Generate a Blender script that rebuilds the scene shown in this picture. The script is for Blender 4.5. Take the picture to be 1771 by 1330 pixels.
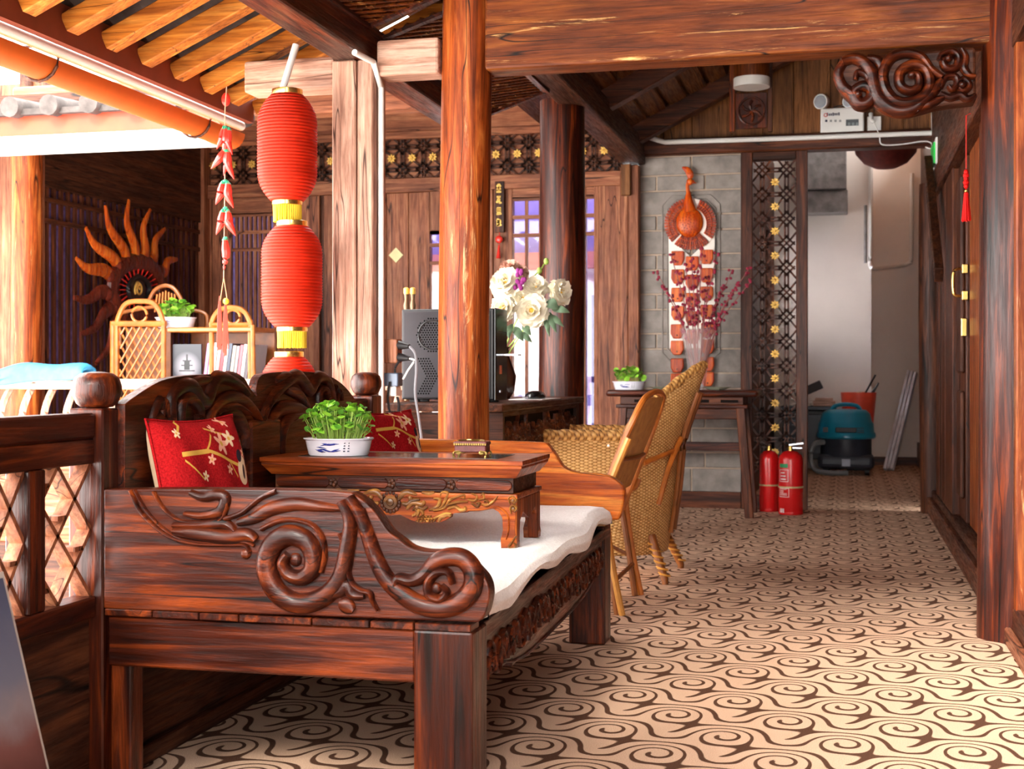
import bpy, math, random
from mathutils import Vector, Matrix
random.seed(7)
PI = math.pi
D = bpy.data
SC = bpy.context.scene
COL = SC.collection
for o in list(D.objects): D.objects.remove(o)

# ---------------------------------------------------------------- camera
# corridor runs along +Y, X to the right, floor z = 0, camera at the origin 1 m up
F = 2350.0                                   # focal length in pixels of the 1771 x 1330 frame
YAW = math.atan(575 / F)
CA, SA = math.cos(YAW), math.sin(YAW)
cam = D.objects.new('camera', D.cameras.new('camera'))
COL.objects.link(cam)
cam.location = (0, 0, 1.0)
cam.rotation_euler = (PI / 2, 0, YAW)
cam.data.sensor_width = 36
cam.data.lens = 36 * F / 1771
cam.data.shift_y = -20 / 1771
cam.data.clip_start = .05
cam.data.dof.use_dof = True
cam.data.dof.focus_distance = 4.2
cam.data.dof.aperture_fstop = 7.0
SC.camera = cam

# ---------------------------------------------------------------- light and exposure
w = D.worlds.new('sky'); SC.world = w
w.use_nodes = True
bg = w.node_tree.nodes['Background']
bg.inputs[0].default_value = (1.0, .975, .94, 1)
bg.inputs[1].default_value = 3.2
sun = D.objects.new('sun', D.lights.new('sun', 'SUN'))
COL.objects.link(sun)
sun.data.energy = 1.9
sun.data.angle = math.radians(12)
sun.data.color = (1, .93, .82)
sun.rotation_euler = Vector((.1, .75, -.5)).to_track_quat('-Z', 'Y').to_euler()
SC.view_settings.view_transform = 'Standard'
SC.view_settings.look = 'None'
SC.view_settings.gamma = 1
SC.view_settings.use_curve_mapping = False
SC.view_settings.exposure = 2.4

# ---------------------------------------------------------------- pixel -> point on a known plane
def ray(px, py):
    u = (px - 885.5) / F
    return -SA + CA * u, CA + SA * u, (645 - py) / F
def onY(px, py, Y):
    r = ray(px, py); t = Y / r[1]
    return Vector((r[0] * t, Y, 1 + r[2] * t))
def onX(px, py, X):
    r = ray(px, py); t = X / r[0]
    return Vector((X, r[1] * t, 1 + r[2] * t))
def onZ(px, py, Z):
    r = ray(px, py); t = (Z - 1) / r[2]
    return Vector((r[0] * t, r[1] * t, Z))

# ---------------------------------------------------------------- objects
BASE = {}
def tag(o, label=None, cat=None, group=None, kind=None):
    if label: o['label'] = label
    if cat: o['category'] = cat
    if group: o['group'] = group
    if kind: o['kind'] = kind
    return o
def thing(name, label, cat, loc, rotz=0, group=None, kind=None):
    o = D.objects.new(name, None); COL.objects.link(o)
    o.location = loc; o.rotation_euler = (0, 0, rotz)
    o.empty_display_size = .1
    BASE[o] = Vector(loc)
    return tag(o, label, cat, group, kind)
def root_base(p):
    while p.parent: p = p.parent
    return BASE.get(p, Vector((0, 0, 0)))

def frame(t, up=(0, 0, 1)):
    t = t.normalized(); u = Vector(up)
    if abs(t.dot(u)) > .98: u = Vector((1, 0, 0)) if abs(t.x) < .9 else Vector((0, 1, 0))
    s = t.cross(u).normalized(); n = s.cross(t).normalized()
    return s, n

class MB:
    def __init__(self): self.v = []; self.f = []; self.m = []; self.cm = 0
    def _add(self, vs, fs):
        b = len(self.v); self.v += [tuple(p) for p in vs]
        for q in fs: self.f.append([b + i for i in q]); self.m.append(self.cm)
        return self
    def box(self, x0, x1, y0, y1, z0, z1):
        v = [(x, y, z) for z in (z0, z1) for y in (y0, y1) for x in (x0, x1)]
        return self._add(v, [(0, 2, 3, 1), (4, 5, 7, 6), (0, 1, 5, 4), (2, 6, 7, 3), (0, 4, 6, 2), (1, 3, 7, 5)])
    def cbox(self, c, sx, sy, sz):
        return self.box(c[0]-sx/2, c[0]+sx/2, c[1]-sy/2, c[1]+sy/2, c[2]-sz/2, c[2]+sz/2)
    def obox(self, c, a, b, d):                # centre and three half-extent vectors
        c, a, b, d = Vector(c), Vector(a), Vector(b), Vector(d)
        v = [c + a*i + b*j + d*k for k in (-1, 1) for j in (-1, 1) for i in (-1, 1)]
        return self._add(v, [(0, 2, 3, 1), (4, 5, 7, 6), (0, 1, 5, 4), (2, 6, 7, 3), (0, 4, 6, 2), (1, 3, 7, 5)])
    def bar(self, p, q, w, h, up=(0, 0, 1)):
        p, q = Vector(p), Vector(q); s, n = frame(q - p, up)
        return self.obox((p+q)/2, (q-p)/2, s*w/2, n*h/2)
    def tube(self, pts, r, n=8, closed=False, flat=1, up=(0, 0, 1), caps=True):
        pts = [Vector(p) for p in pts]; k = len(pts)
        rr = r if isinstance(r, (list, tuple)) else [r]*k
        vs = []; fs = []
        for i, p in enumerate(pts):
            t = (pts[(i+1) % k] - pts[i-1]) if closed else (pts[min(i+1, k-1)] - pts[max(i-1, 0)])
            if t.length < 1e-9: t = Vector((0, 0, 1))
            s, m = frame(t, up)
            for j in range(n):
                a = 2*PI*j/n
                vs.append(p + s*math.cos(a)*rr[i] + m*math.sin(a)*rr[i]*flat)
        for i in range(k if closed else k-1):
            for j in range(n):
                a, b = i*n+j, i*n+(j+1) % n; c, d = ((i+1) % k)*n+(j+1) % n, ((i+1) % k)*n+j
                fs.append((a, b, c, d))
        if caps and not closed: fs += [tuple(range(n))[::-1], tuple((k-1)*n+j for j in range(n))]
        return self._add(vs, fs)
    def lathe(self, prof, n=20, c=(0, 0, 0), sx=1, sy=1, ribs=0, amp=0):
        vs = []; fs = []; k = len(prof)
        for r, z in prof:
            for j in range(n):
                a = 2*PI*j/n; q = 1 + (amp*math.cos(ribs*a) if ribs else 0)
                vs.append((c[0]+r*q*math.cos(a)*sx, c[1]+r*q*math.sin(a)*sy, c[2]+z))
        for i in range(k-1):
            for j in range(n): fs.append((i*n+j, i*n+(j+1) % n, (i+1)*n+(j+1) % n, (i+1)*n+j))
        fs += [tuple(range(n))[::-1], tuple((k-1)*n+j for j in range(n))]
        return self._add(vs, fs)
    def prism(self, poly, fn, t0, t1):
        n = len(poly)
        vs = [fn(u, v, t0) for u, v in poly] + [fn(u, v, t1) for u, v in poly]
        return self._add(vs, [tuple(range(n)), tuple(range(2*n-1, n-1, -1))] + [(i, (i+1) % n + 0, (i+1) % n + n, i+n)[::-1] for i in range(n)])
    def grid(self, nu, nv, fn, cu=False):
        vs = [fn(i/(nu if cu else nu-1), j/(nv-1)) for j in range(nv) for i in range(nu)]
        fs = [(j*nu+i, j*nu+(i+1) % nu, (j+1)*nu+(i+1) % nu, (j+1)*nu+i) for j in range(nv-1) for i in range(nu if cu else nu-1)]
        return self._add(vs, fs)
    def relief(self, path, w, h, fn, k=6, sink=.003):
        # rounded raised moulding along a 2D path; w, h may be functions of 0..1
        n = len(path); vs = []; fs = []
        W = w if callable(w) else (lambda s: w)
        H = h if callable(h) else (lambda s: h)
        for i, (u, v) in enumerate(path):
            a = path[max(i-1, 0)]; b = path[min(i+1, n-1)]
            du, dv = b[0]-a[0], b[1]-a[1]; L = math.hypot(du, dv) or 1
            nu, nv = -dv/L, du/L; s = i/(n-1)
            for j in range(k+1):
                c = math.cos(PI*j/k)
                vs.append(fn(u+nu*W(s)/2*c, v+nv*W(s)/2*c, -sink+(H(s)+sink)*math.sin(PI*j/k)))
        for i in range(n-1):
            for j in range(k): fs.append((i*(k+1)+j, i*(k+1)+j+1, (i+1)*(k+1)+j+1, (i+1)*(k+1)+j))
        fs += [tuple(range(k+1))[::-1], tuple((n-1)*(k+1)+j for j in range(k+1))]
        return self._add(vs, fs)
    def blob(self, c, rx, ry, rz, n=10, m=7):
        prof = [(math.sin(PI*i/m), -math.cos(PI*i/m)) for i in range(m+1)]
        prof[0] = (.02, -1); prof[-1] = (.02, 1)
        vs = []; fs = []
        for r, z in prof:
            for j in range(n): vs.append((c[0]+rx*r*math.cos(2*PI*j/n), c[1]+ry*r*math.sin(2*PI*j/n), c[2]+rz*z))
        for i in range(m):
            for j in range(n): fs.append((i*n+j, i*n+(j+1) % n, (i+1)*n+(j+1) % n, (i+1)*n+j))
        fs += [tuple(range(n))[::-1], tuple(m*n+j for j in range(n))]
        return self._add(vs, fs)
    def build(self, name, mat, parent=None, smooth=False, bevel=0, seg=1, local=False, sub=0, label=None, cat=None, group=None, kind=None):
        me = D.meshes.new(name)
        vs = [Vector(p) for p in self.v]
        if parent is None and not local:
            lo = [min(p[i] for p in vs) for i in range(3)]; hi = [max(p[i] for p in vs) for i in range(3)]
            off = Vector(((lo[0]+hi[0])/2, (lo[1]+hi[1])/2, lo[2]))
        elif parent is not None and not local: off = root_base(parent)
        else: off = Vector((0, 0, 0))
        me.from_pydata([tuple(p - off) for p in vs], [], self.f)
        for mm in (mat if isinstance(mat, (list, tuple)) else [mat]): me.materials.append(mm)
        if isinstance(mat, (list, tuple)): me.polygons.foreach_set('material_index', self.m)
        if smooth:
            me.polygons.foreach_set('use_smooth', [True]*len(me.polygons))
            if smooth != 'all':
                try: me.set_sharp_from_angle(angle=math.radians(38))
                except Exception: pass
        me.update()
        o = D.objects.new(name, me); COL.objects.link(o)
        if parent is not None: o.parent = parent
        elif not local: o.location = off; BASE[o] = off
        if bevel:
            b = o.modifiers.new('bevel', 'BEVEL'); b.width = bevel; b.segments = seg; b.limit_method = 'ANGLE'
        if sub:
            b = o.modifiers.new('sub', 'SUBSURF'); b.levels = sub; b.render_levels = sub
        return tag(o, label, cat, group, kind)

def copy_to(o, parent=None, loc=None, rot=None, scale=None):
    c = o.copy(); COL.objects.link(c); c.parent = parent
    if loc is not None: c.location = loc
    if rot is not None: c.rotation_euler = rot
    if scale is not None: c.scale = scale if isinstance(scale, (list, tuple)) else (scale,)*3
    return c
def copy_tree(o, parent=None):
    c = o.copy(); COL.objects.link(c); c.parent = parent
    for ch in list(o.children): copy_tree(ch, c)
    return c
def bez(pts, n=12, closed=False):
    # Catmull-Rom through 2D or 3D points
    P = [tuple(p) for p in pts]; out = []; m = len(P); dim = len(P[0])
    rng = range(m) if closed else range(m-1)
    for i in rng:
        g = (lambda k: P[k % m]) if closed else (lambda k: P[max(0, min(m-1, k))])
        p0, p1, p2, p3 = g(i-1), g(i), g(i+1), g(i+2)
        for s in range(n):
            t = s/n
            out.append(tuple(.5*(2*p1[d]+(p2[d]-p0[d])*t+(2*p0[d]-5*p1[d]+4*p2[d]-p3[d])*t*t+(3*p1[d]-p0[d]-3*p2[d]+p3[d])*t**3) for d in range(dim)))
    if not closed: out.append(P[-1])
    return out
def spiral(cx, cy, r0, r1, a0, turns, n=40, p=1.0, sy=1):
    return [(cx+(r0+(r1-r0)*(i/(n-1))**p)*math.cos(a0+2*PI*turns*i/(n-1)), cy+sy*(r0+(r1-r0)*(i/(n-1))**p)*math.sin(a0+2*PI*turns*i/(n-1))) for i in range(n)]

# ---------------------------------------------------------------- shader expressions
class Ex:
    nt = None
    def __init__(self, s): self.s = s
    @staticmethod
    def m(op, *a, clamp=False):
        n = Ex.nt.nodes.new('ShaderNodeMath'); n.operation = op; n.use_clamp = clamp
        for i, q in enumerate(a):
            if isinstance(q, Ex): Ex.nt.links.new(q.s, n.inputs[i])
            else: n.inputs[i].default_value = float(q)
        return Ex(n.outputs[0])
    def __add__(a, b): return Ex.m('ADD', a, b)
    __radd__ = __add__
    def __sub__(a, b): return Ex.m('SUBTRACT', a, b)
    def __rsub__(a, b): return Ex.m('SUBTRACT', b, a)
    def __mul__(a, b): return Ex.m('MULTIPLY', a, b)
    __rmul__ = __mul__
    def __truediv__(a, b): return Ex.m('DIVIDE', a, b)
def step(x, a, b):
    n = Ex.nt.nodes.new('ShaderNodeMapRange'); n.interpolation_type = 'SMOOTHSTEP'
    Ex.nt.links.new(x.s, n.inputs[0]); n.inputs[1].default_value = a; n.inputs[2].default_value = b
    return Ex(n.outputs[0])
def mat_new(name, rough=.5, spec=.5, metal=0, col=None):
    m = D.materials.new(name); m.use_nodes = True
    nt = m.node_tree; Ex.nt = nt; b = nt.nodes['Principled BSDF']
    b.inputs['Roughness'].default_value = rough; b.inputs['Specular IOR Level'].default_value = spec
    b.inputs['Metallic'].default_value = metal
    if col is not None: b.inputs['Base Color'].default_value = (*col, 1)
    return m, nt, b
def srgb(r, g, b):
    f = lambda c: (c/255/12.92) if c/255 <= .04045 else ((c/255+.055)/1.055)**2.4
    return f(r), f(g), f(b)
def node(nt, t, **kw):
    n = nt.nodes.new(t)
    for k, v in kw.items(): setattr(n, k, v)
    return n
def mixc(nt, fac, a, b, blend='MIX'):
    n = node(nt, 'ShaderNodeMix', data_type='RGBA', blend_type=blend)
    for i, q in ((0, fac), (6, a), (7, b)):
        if isinstance(q, Ex): nt.links.new(q.s, n.inputs[i])
        elif hasattr(q, 'is_linked'): nt.links.new(q, n.inputs[i])
        elif isinstance(q, (int, float)): n.inputs[i].default_value = q
        else: n.inputs[i].default_value = (*q, 1)
    return n.outputs[2]
def coords(nt, rnd=True, scale=(1, 1, 1), space='Object'):
    tc = node(nt, 'ShaderNodeTexCoord'); v = tc.outputs[space]
    if rnd:
        oi = node(nt, 'ShaderNodeObjectInfo')
        ad = node(nt, 'ShaderNodeVectorMath', operation='MULTIPLY_ADD')
        nt.links.new(oi.outputs['Random'], ad.inputs[0]); ad.inputs[1].default_value = (7.3, 11.1, 5.7)
        nt.links.new(v, ad.inputs[2]); v = ad.outputs[0]
    mp = node(nt, 'ShaderNodeMapping'); mp.inputs[3].default_value = scale
    nt.links.new(v, mp.inputs[0])
    return mp.outputs[0]
def noise(nt, vec, scale, detail=4, rough=.55, dist=0):
    n = node(nt, 'ShaderNodeTexNoise'); nt.links.new(vec, n.inputs['Vector'])
    n.inputs['Scale'].default_value = scale; n.inputs['Detail'].default_value = detail
    n.inputs['Roughness'].default_value = rough; n.inputs['Distortion'].default_value = dist
    return n.outputs[0]
def ramp(nt, fac, stops):
    n = node(nt, 'ShaderNodeValToRGB'); nt.links.new(fac.s if isinstance(fac, Ex) else fac, n.inputs[0])
    e = n.color_ramp.elements
    while len(e) < len(stops): e.new(.5)
    for q, (p, c) in zip(e, stops): q.position = p; q.color = (*c, 1)
    return n.outputs[0]
def bump(nt, b, h, strength=.3, dist=.004):
    n = node(nt, 'ShaderNodeBump'); n.inputs['Strength'].default_value = strength; n.inputs['Distance'].default_value = dist
    nt.links.new(h.s if isinstance(h, Ex) else h, n.inputs['Height']); nt.links.new(n.outputs[0], b.inputs['Normal'])

def wood(name, dark, mid, light, axis='z', rough=.42, wear=None, grain=1.0, spec=.45, bmp=.35, crack=True):
    m, nt, b = mat_new(name, rough, spec)
    sc = {'x': (.9, 14, 14), 'y': (14, .9, 14), 'z': (14, 14, .9)}[axis]
    v = coords(nt, scale=tuple(q*grain for q in sc))
    n1 = noise(nt, v, 1.6, 5, .6, 1.2)
    n2 = noise(nt, v, 7, 4, .7, .4)
    n3 = noise(nt, coords(nt), 3.2, 3, .6)
    c = ramp(nt, n1, [(.3, dark), (.5, mid), (.72, light)])
    g = ramp(nt, n2, [(.3, (.42, .38, .36)), (.55, (1, 1, 1))])
    c = mixc(nt, .75, c, g, 'MULTIPLY')
    c = mixc(nt, .6, c, ramp(nt, n3, [(.3, (.55, .5, .5)), (.65, (1.15, 1.1, 1.05))]), 'MULTIPLY')
    oi = node(nt, 'ShaderNodeObjectInfo')
    c = mixc(nt, .5, c, ramp(nt, oi.outputs['Random'], [(0, (.72, .7, .68)), (1, (1.15, 1.1, 1.08))]), 'MULTIPLY')
    if wear:
        nw = noise(nt, coords(nt, scale=tuple(q*.35 for q in sc)), 4.5, 8, .72, .8)
        c = mixc(nt, step(Ex(nw), .575, .7), c, wear)
    if crack:
        nc = noise(nt, coords(nt, scale=tuple(q*.45 for q in sc)), 1.1, 2, .5, .3)
        cr = step(Ex.m('ABSOLUTE', Ex(nc) - .5), 0, .006)
        c = mixc(nt, 1 - cr, c, tuple(q*.18 for q in dark))
    nt.links.new(c, b.inputs['Base Color'])
    rr = ramp(nt, n2, [(.3, (rough+.2,)*3), (.6, (rough-.08,)*3)])
    nt.links.new(rr, b.inputs['Roughness'])
    bump(nt, b, n2, bmp, .003)
    return m
def plain(name, col, rough=.5, spec=.5, metal=0, var=.15, scale=8, bmp=0):
    m, nt, b = mat_new(name, rough, spec, metal)
    n = noise(nt, coords(nt), scale, 4)
    nt.links.new(ramp(nt, n, [(.3, tuple(c*(1-var) for c in col)), (.7, tuple(min(1, c*(1+var)) for c in col))]), b.inputs['Base Color'])
    if bmp: bump(nt, b, noise(nt, coords(nt), scale*8, 3), bmp, .003)
    return m
# ---------------------------------------------------------------- carpet: rows of scrolls flowing into waves
def carpet_mat():
    m, nt, b = mat_new('carpet', .95, .1)
    L, H_ = .32, .21
    tc = node(nt, 'ShaderNodeTexCoord'); sp = node(nt, 'ShaderNodeSeparateXYZ')
    v = tc.outputs['Object']
    wv = noise(nt, v, 260, 2)
    nt.links.new(v, sp.inputs[0])
    X, Y = Ex(sp.outputs[0]), Ex(sp.outputs[1])
    X = X + .004*(Ex(wv) - .5); Y = Y + .004*(Ex(wv) - .5)
    x = X*(PI/L)
    j = Ex.m('FLOOR', Y/H_ + .5)
    WX, WY, K, S, KY = CP
    M = Ex.m
    def arg_sin(x, y): return M('ARCTAN2', M('COSINE', x)*M('SINH', y), M('SINE', x)*M('COSH', y))
    phi = None; rmin = None
    for k in (-1, 0, 1):
        r = j + k
        st = M('FLOORED_MODULO', r, 2)*(PI/2)
        xk = x + st; yk = (Y - r*H_)*(PI/L)
        a = arg_sin(xk, yk) - arg_sin(xk - WX, yk - WY)
        phi = a if phi is None else phi + a
        dx = (M('FLOORED_MODULO', xk + PI/2, PI) - PI/2)*(L/PI)
        dy = yk*(L/PI)
        r2 = dx*dx*1.05 + dy*dy*.8
        phi = phi + K*M('EXPONENT', r2*(-1/S**2))
        rmin = r2 if rmin is None else M('MINIMUM', rmin, r2)
    phi = phi - j*(2*WX) + Y*(KY/H_)
    s = M('SINE', phi + CP0)
    dark = step(s, CT, CT+.25)*step(rmin, .013**2, .019**2)
    pile = noise(nt, v, 420, 2)
    light = ramp(nt, pile, [(.3, srgb(190, 150, 124)), (.7, srgb(238, 204, 176))])
    dk = ramp(nt, pile, [(.3, srgb(62, 38, 28)), (.7, srgb(108, 76, 58))])
    big = noise(nt, v, 1.3, 3)
    c = mixc(nt, dark, light, dk)
    c = mixc(nt, .35, c, ramp(nt, big, [(.3, (.75, .7, .68)), (.7, (1, 1, 1))]), 'MULTIPLY')
    nt.links.new(c, b.inputs['Base Color'])
    bump(nt, b, Ex(pile) - dark*.5, .5, .004)
    return m
CP = (PI/2, 0, 20.5, .093, -3*PI); CP0 = 0; CT = .54
# ---------------------------------------------------------------- woods
PAL = {
 'dark': (srgb(34, 18, 12), srgb(70, 38, 24), srgb(110, 64, 40), None),
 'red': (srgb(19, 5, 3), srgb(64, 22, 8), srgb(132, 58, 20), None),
 'beam': (srgb(56, 23, 6), srgb(108, 50, 14), srgb(146, 82, 28), srgb(238, 182, 112)),
 'pale': (srgb(150, 106, 88), srgb(200, 158, 136), srgb(226, 192, 172), None),
 'col': (srgb(84, 32, 8), srgb(146, 66, 20), srgb(198, 118, 52), srgb(240, 190, 130)),
 'wall': (srgb(102, 56, 38), srgb(152, 94, 66), srgb(188, 130, 94), None),
 'raft': (srgb(126, 64, 16), srgb(184, 108, 34), srgb(216, 148, 66), None),
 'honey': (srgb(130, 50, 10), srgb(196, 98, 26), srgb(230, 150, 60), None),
 'door': (srgb(40, 18, 10), srgb(82, 40, 22), srgb(126, 70, 38), None),
 'table': (srgb(60, 20, 6), srgb(130, 56, 18), srgb(196, 108, 40), None),
 'gable': (srgb(84, 48, 24), srgb(128, 82, 44), srgb(164, 112, 64), None),
}
_W = {}
def W(kind, axis='z'):
    k = (kind, axis)
    if k not in _W:
        d, m, l, wr = PAL[kind]
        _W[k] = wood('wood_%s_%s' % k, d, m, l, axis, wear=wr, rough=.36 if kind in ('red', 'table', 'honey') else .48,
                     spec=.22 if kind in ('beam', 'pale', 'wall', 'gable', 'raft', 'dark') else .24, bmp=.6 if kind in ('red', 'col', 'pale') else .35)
        if kind in ('red', 'col', 'table', 'door', 'beam', 'honey'):
            pb = _W[k].node_tree.nodes['Principled BSDF']
            pb.inputs['Coat Weight'].default_value = .1 if kind != 'beam' else 0; pb.inputs['Coat Roughness'].default_value = .2
    return _W[k]
M_BLACK = plain('black_plastic', srgb(26, 24, 26), .45, .4)
M_DARKVOID = plain('dark_interior', srgb(22, 16, 14), .9, .1)  # near-black colour put in for the shade behind doors and inside openings
M_WHITEWALL = plain('white_plaster', srgb(232, 222, 214), .9, .1, var=.05, scale=2, bmp=.15)
M_WHITE = plain('white_plastic', srgb(232, 230, 226), .4, .5, var=.04)
M_BRASS = plain('brass', srgb(226, 190, 110), .25, .5, 1)
M_GOLD = plain('gold_paint', srgb(232, 186, 92), .45, .4, .35)
M_STEEL = plain('steel', srgb(200, 204, 212), .25, .5, 1)
M_ORANGE = plain('orange_gutter_paint', srgb(186, 86, 26), .5, .3, var=.08)
M_FASCIA = plain('red_brown_paint', srgb(126, 58, 38), .55, .3, var=.15)
M_TILE = plain('grey_roof_tile', srgb(70, 64, 62), .85, .2, var=.35, scale=14, bmp=.3)
M_STONE = plain('courtyard_stone', srgb(190, 184, 176), .9, .1, var=.15, scale=1.5)
M_PANE_P, _nt, _b = mat_new('lavender_glass', .12, .5, 0, srgb(150, 140, 190))
_b.inputs['Emission Strength'].default_value = 0
M_CURT = plain('purple_curtain', srgb(122, 108, 168), .9, .1, var=.35, scale=20)
def glass_mat(name, tint, k=.85):
    m, nt, b = mat_new(name, .05, .5)
    tr = node(nt, 'ShaderNodeBsdfTransparent'); tr.inputs[0].default_value = (*tint, 1)
    gl = node(nt, 'ShaderNodeBsdfGlossy'); gl.inputs['Roughness'].default_value = .03
    fr = node(nt, 'ShaderNodeFresnel'); mx = node(nt, 'ShaderNodeMixShader')
    nt.links.new(fr.outputs[0], mx.inputs[0]); nt.links.new(tr.outputs[0], mx.inputs[1]); nt.links.new(gl.outputs[0], mx.inputs[2])
    nt.links.new(mx.outputs[0], nt.nodes['Material Output'].inputs[0])
    return m
M_GLASS = glass_mat('clear_glass', (.9, .92, .95))
M_GLASS_P = glass_mat('lavender_pane', (.62, .6, .82))

# ---------------------------------------------------------------- floors
YW, XR, XE = 10.2, .58, -5.1                 # back wall, right wall, far end wall
MB().box(-1.93, 1.2, -2, 15.6, -.12, 0).build('floor', carpet_mat(), kind='structure', local=True)
MB().box(-7, -1.93, 7.0, 10.4, -.12, 0).build('floor', W('wall', 'x'), kind='structure')
MB().box(-14, -1.0, -8, 24, -3.3, -3.2).build('floor', M_STONE, kind='structure')
MB().box(-2.0, -1.93, -2, 7.0, -.3, .02).build('trim_1', W('dark', 'y'), kind='structure')
MB().box(-7, -2, 6.93, 7.0, -.3, .02).build('trim_2', W('dark', 'x'), kind='structure')

MB().box(-2.0, -.55, -1.1, -1.0, 0, 3.4).build('wall_front_shade', W('dark', 'z'), kind='structure')  # unseen wall added behind the camera to shade the left floor and daybed

# ---------------------------------------------------------------- columns and beams
def round_column(x, y, r, z0, z1, mat, label, seed=0, taper=.97, group=None):
    rnd = random.Random(seed); ph = [rnd.uniform(0, 6) for _ in range(6)]
    def fn(a, t):
        th = 2*PI*a; q = r*(1-(1-taper)*t)*(1 + .012*math.sin(3*th+ph[0]+2.2*t) + .009*math.sin(7*th+ph[1]-3*t) + .012*math.sin(6*t+ph[2]+th))
        return (x+q*math.cos(th)+.012*math.sin(3*t+ph[3]), y+q*math.sin(th), z0+(z1-z0)*t)
    return MB().grid(32, 24, fn, True).build('round_column', mat, smooth='all', label=label, cat='column', group=group)
C1 = (-1.53, 5.46); C3 = (-1.625, 7.85)
round_column(*C1, .107, 0, 2.56, W('col', 'z'), 'round timber column with a worn orange surface and knots beside the far arm of the daybed', 3)
round_column(*C3, .136, 0, 2.6, W('red', 'z'), 'dark red round timber column behind the vase of white peonies', 5)
round_column(.63, 5.44, .135, 0, 3.0, W('red', 'z'), 'long cracked round column at the right wall under the carved scroll bracket', 9)
round_column(.625, 10.15, .1, .0, 2.35, W('dark', 'z'), 'slim dark round column at the far end of the door wall', 11)
round_column(-5.1, 7.72, .1, 0, 2.5, W('col', 'z'), 'sunlit round column at the end of the far gallery rail', 13)
t = thing('square_post', 'pale weathered square post with a white conduit running down it', 'post', (-2.0, 5.44, 0))
MB().box(-2.09, -1.985, 5.36, 5.53, 0, 2.31).build('post_half', W('pale', 'z'), t, bevel=.006)
MB().box(-1.98, -1.91, 5.365, 5.53, 0, 2.31).build('post_half', W('pale', 'z'), t, bevel=.006)
def beam(p, name, axis, kind, label, bevel=.012, cat='beam', group=None):
    return MB().box(*p).build(name, W(kind, axis), bevel=bevel, seg=2, label=label, cat=cat, group=group)
beam((-1.43, .62, 5.37, 5.53, 2.24, 2.62), 'crossbeam', 'x', 'beam', 'broad scratched timber crossbeam spanning the corridor')
beam((-1.9, -1.63, 5.38, 5.52, 2.24, 2.39), 'tie_beam', 'x', 'pale', 'short tie beam between the square post and the round column')
beam((-2.5, -2.09, 5.38, 5.52, 2.2, 2.335), 'tie_beam', 'x', 'pale', 'tie beam running from the square post out to the eave')
beam((-2.08, -1.93, .4, 7.34, 2.31, 2.47), 'purlin', 'y', 'red', 'long red-brown purlin along the gallery edge over the square post')
beam((-1.62, -1.45, .4, 10.15, 2.56, 2.74), 'purlin', 'y', 'dark', 'dark purlin along the corridor resting on the round columns')
MB().box(-4.95, -2.0, 7.35, 7.5, 2.5, 2.75).build('gallery_beam', W('wall', 'x'), bevel=.01, label='long lintel beam over the far gallery rail', cat='beam')

# ---------------------------------------------------------------- eave of this wing
SL = .45
def ez(x): return 2.24 + (x+2.75)*SL
t = thing('eave', 'open eave with yellow rafters, grey tiles and an orange gutter above the courtyard', 'eave', (-2.75, 2, 2.07))
for i in range(21):
    y = 6.02 - .27*i
    MB().bar((-2.73, y, ez(-2.73)+.01), (-1.66, y, ez(-1.66)+.01), .075, .07).build('rafter', W('raft', 'x'), t, bevel=.004)
    if i < 20:
        def tl(u, v, y=y):
            a = PI*u; x = -2.8 + 1.12*v; sag = .03*math.sin(a)
            return (x, y-.27*u, ez(x)+.075+.02*((v*9) % 1)-sag+.03)
        MB().grid(7, 19, tl).build('tile_row', M_TILE, t)
MB().box(-2.77, -2.735, .4, 6.0, 2.19, 2.33).build('fascia', M_FASCIA, t)
MB().tube([(-2.79, .4, 2.175), (-2.79, 5.98, 2.175)], .022, 10).build('pipe', M_WHITE, t, smooth=True)  # white tube drawn for the bright highlight along the gutter's top
def gut(u, v):
    a = PI*(.02+.96*u); return (-2.85+.07*math.cos(a), .4+5.6*v, 2.145-.075*math.sin(a))
MB().grid(11, 2, gut).build('gutter', M_ORANGE, t, smooth='all')
for y in (3.1, 4.4, 5.62):
    MB().tube([(-2.85+.078*math.cos(PI*(k/8)), y, 2.145-.082*math.sin(PI*(k/8))) for k in range(9)]+[(-2.92, y, 2.19), (-2.78, y, 2.2)], .006, 6).build('gutter_clip', W('dark'), t)
# roof above, cut short near the camera to let daylight in
def slab(name, x0, x1, y0, y1, z0, z1, th, mat, kind='structure'):
    MB()._add([(x0, y0, z0), (x1, y0, z1), (x1, y1, z1), (x0, y1, z0), (x0, y0, z0+th), (x1, y0, z1+th), (x1, y1, z1+th), (x0, y1, z0+th)],
              [(0, 3, 2, 1), (4, 5, 6, 7), (0, 1, 5, 4), (1, 2, 6, 5), (2, 3, 7, 6), (3, 0, 4, 7)]).build(name, mat, kind=kind)
slab('ceiling', -2.8, -2.06, .4, 6.0, ez(-2.8)+.2, ez(-2.06)+.2, .05, M_TILE)
slab('ceiling', -2.08, -1.5, .4, 10.2, ez(-2.06)+.2, ez(-1.5)+.2, .05, W('dark', 'y'))
slab('ceiling', -1.55, 1.1, .4, 15.6, 2.87, 4.1, .05, W('gable', 'y'))
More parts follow.
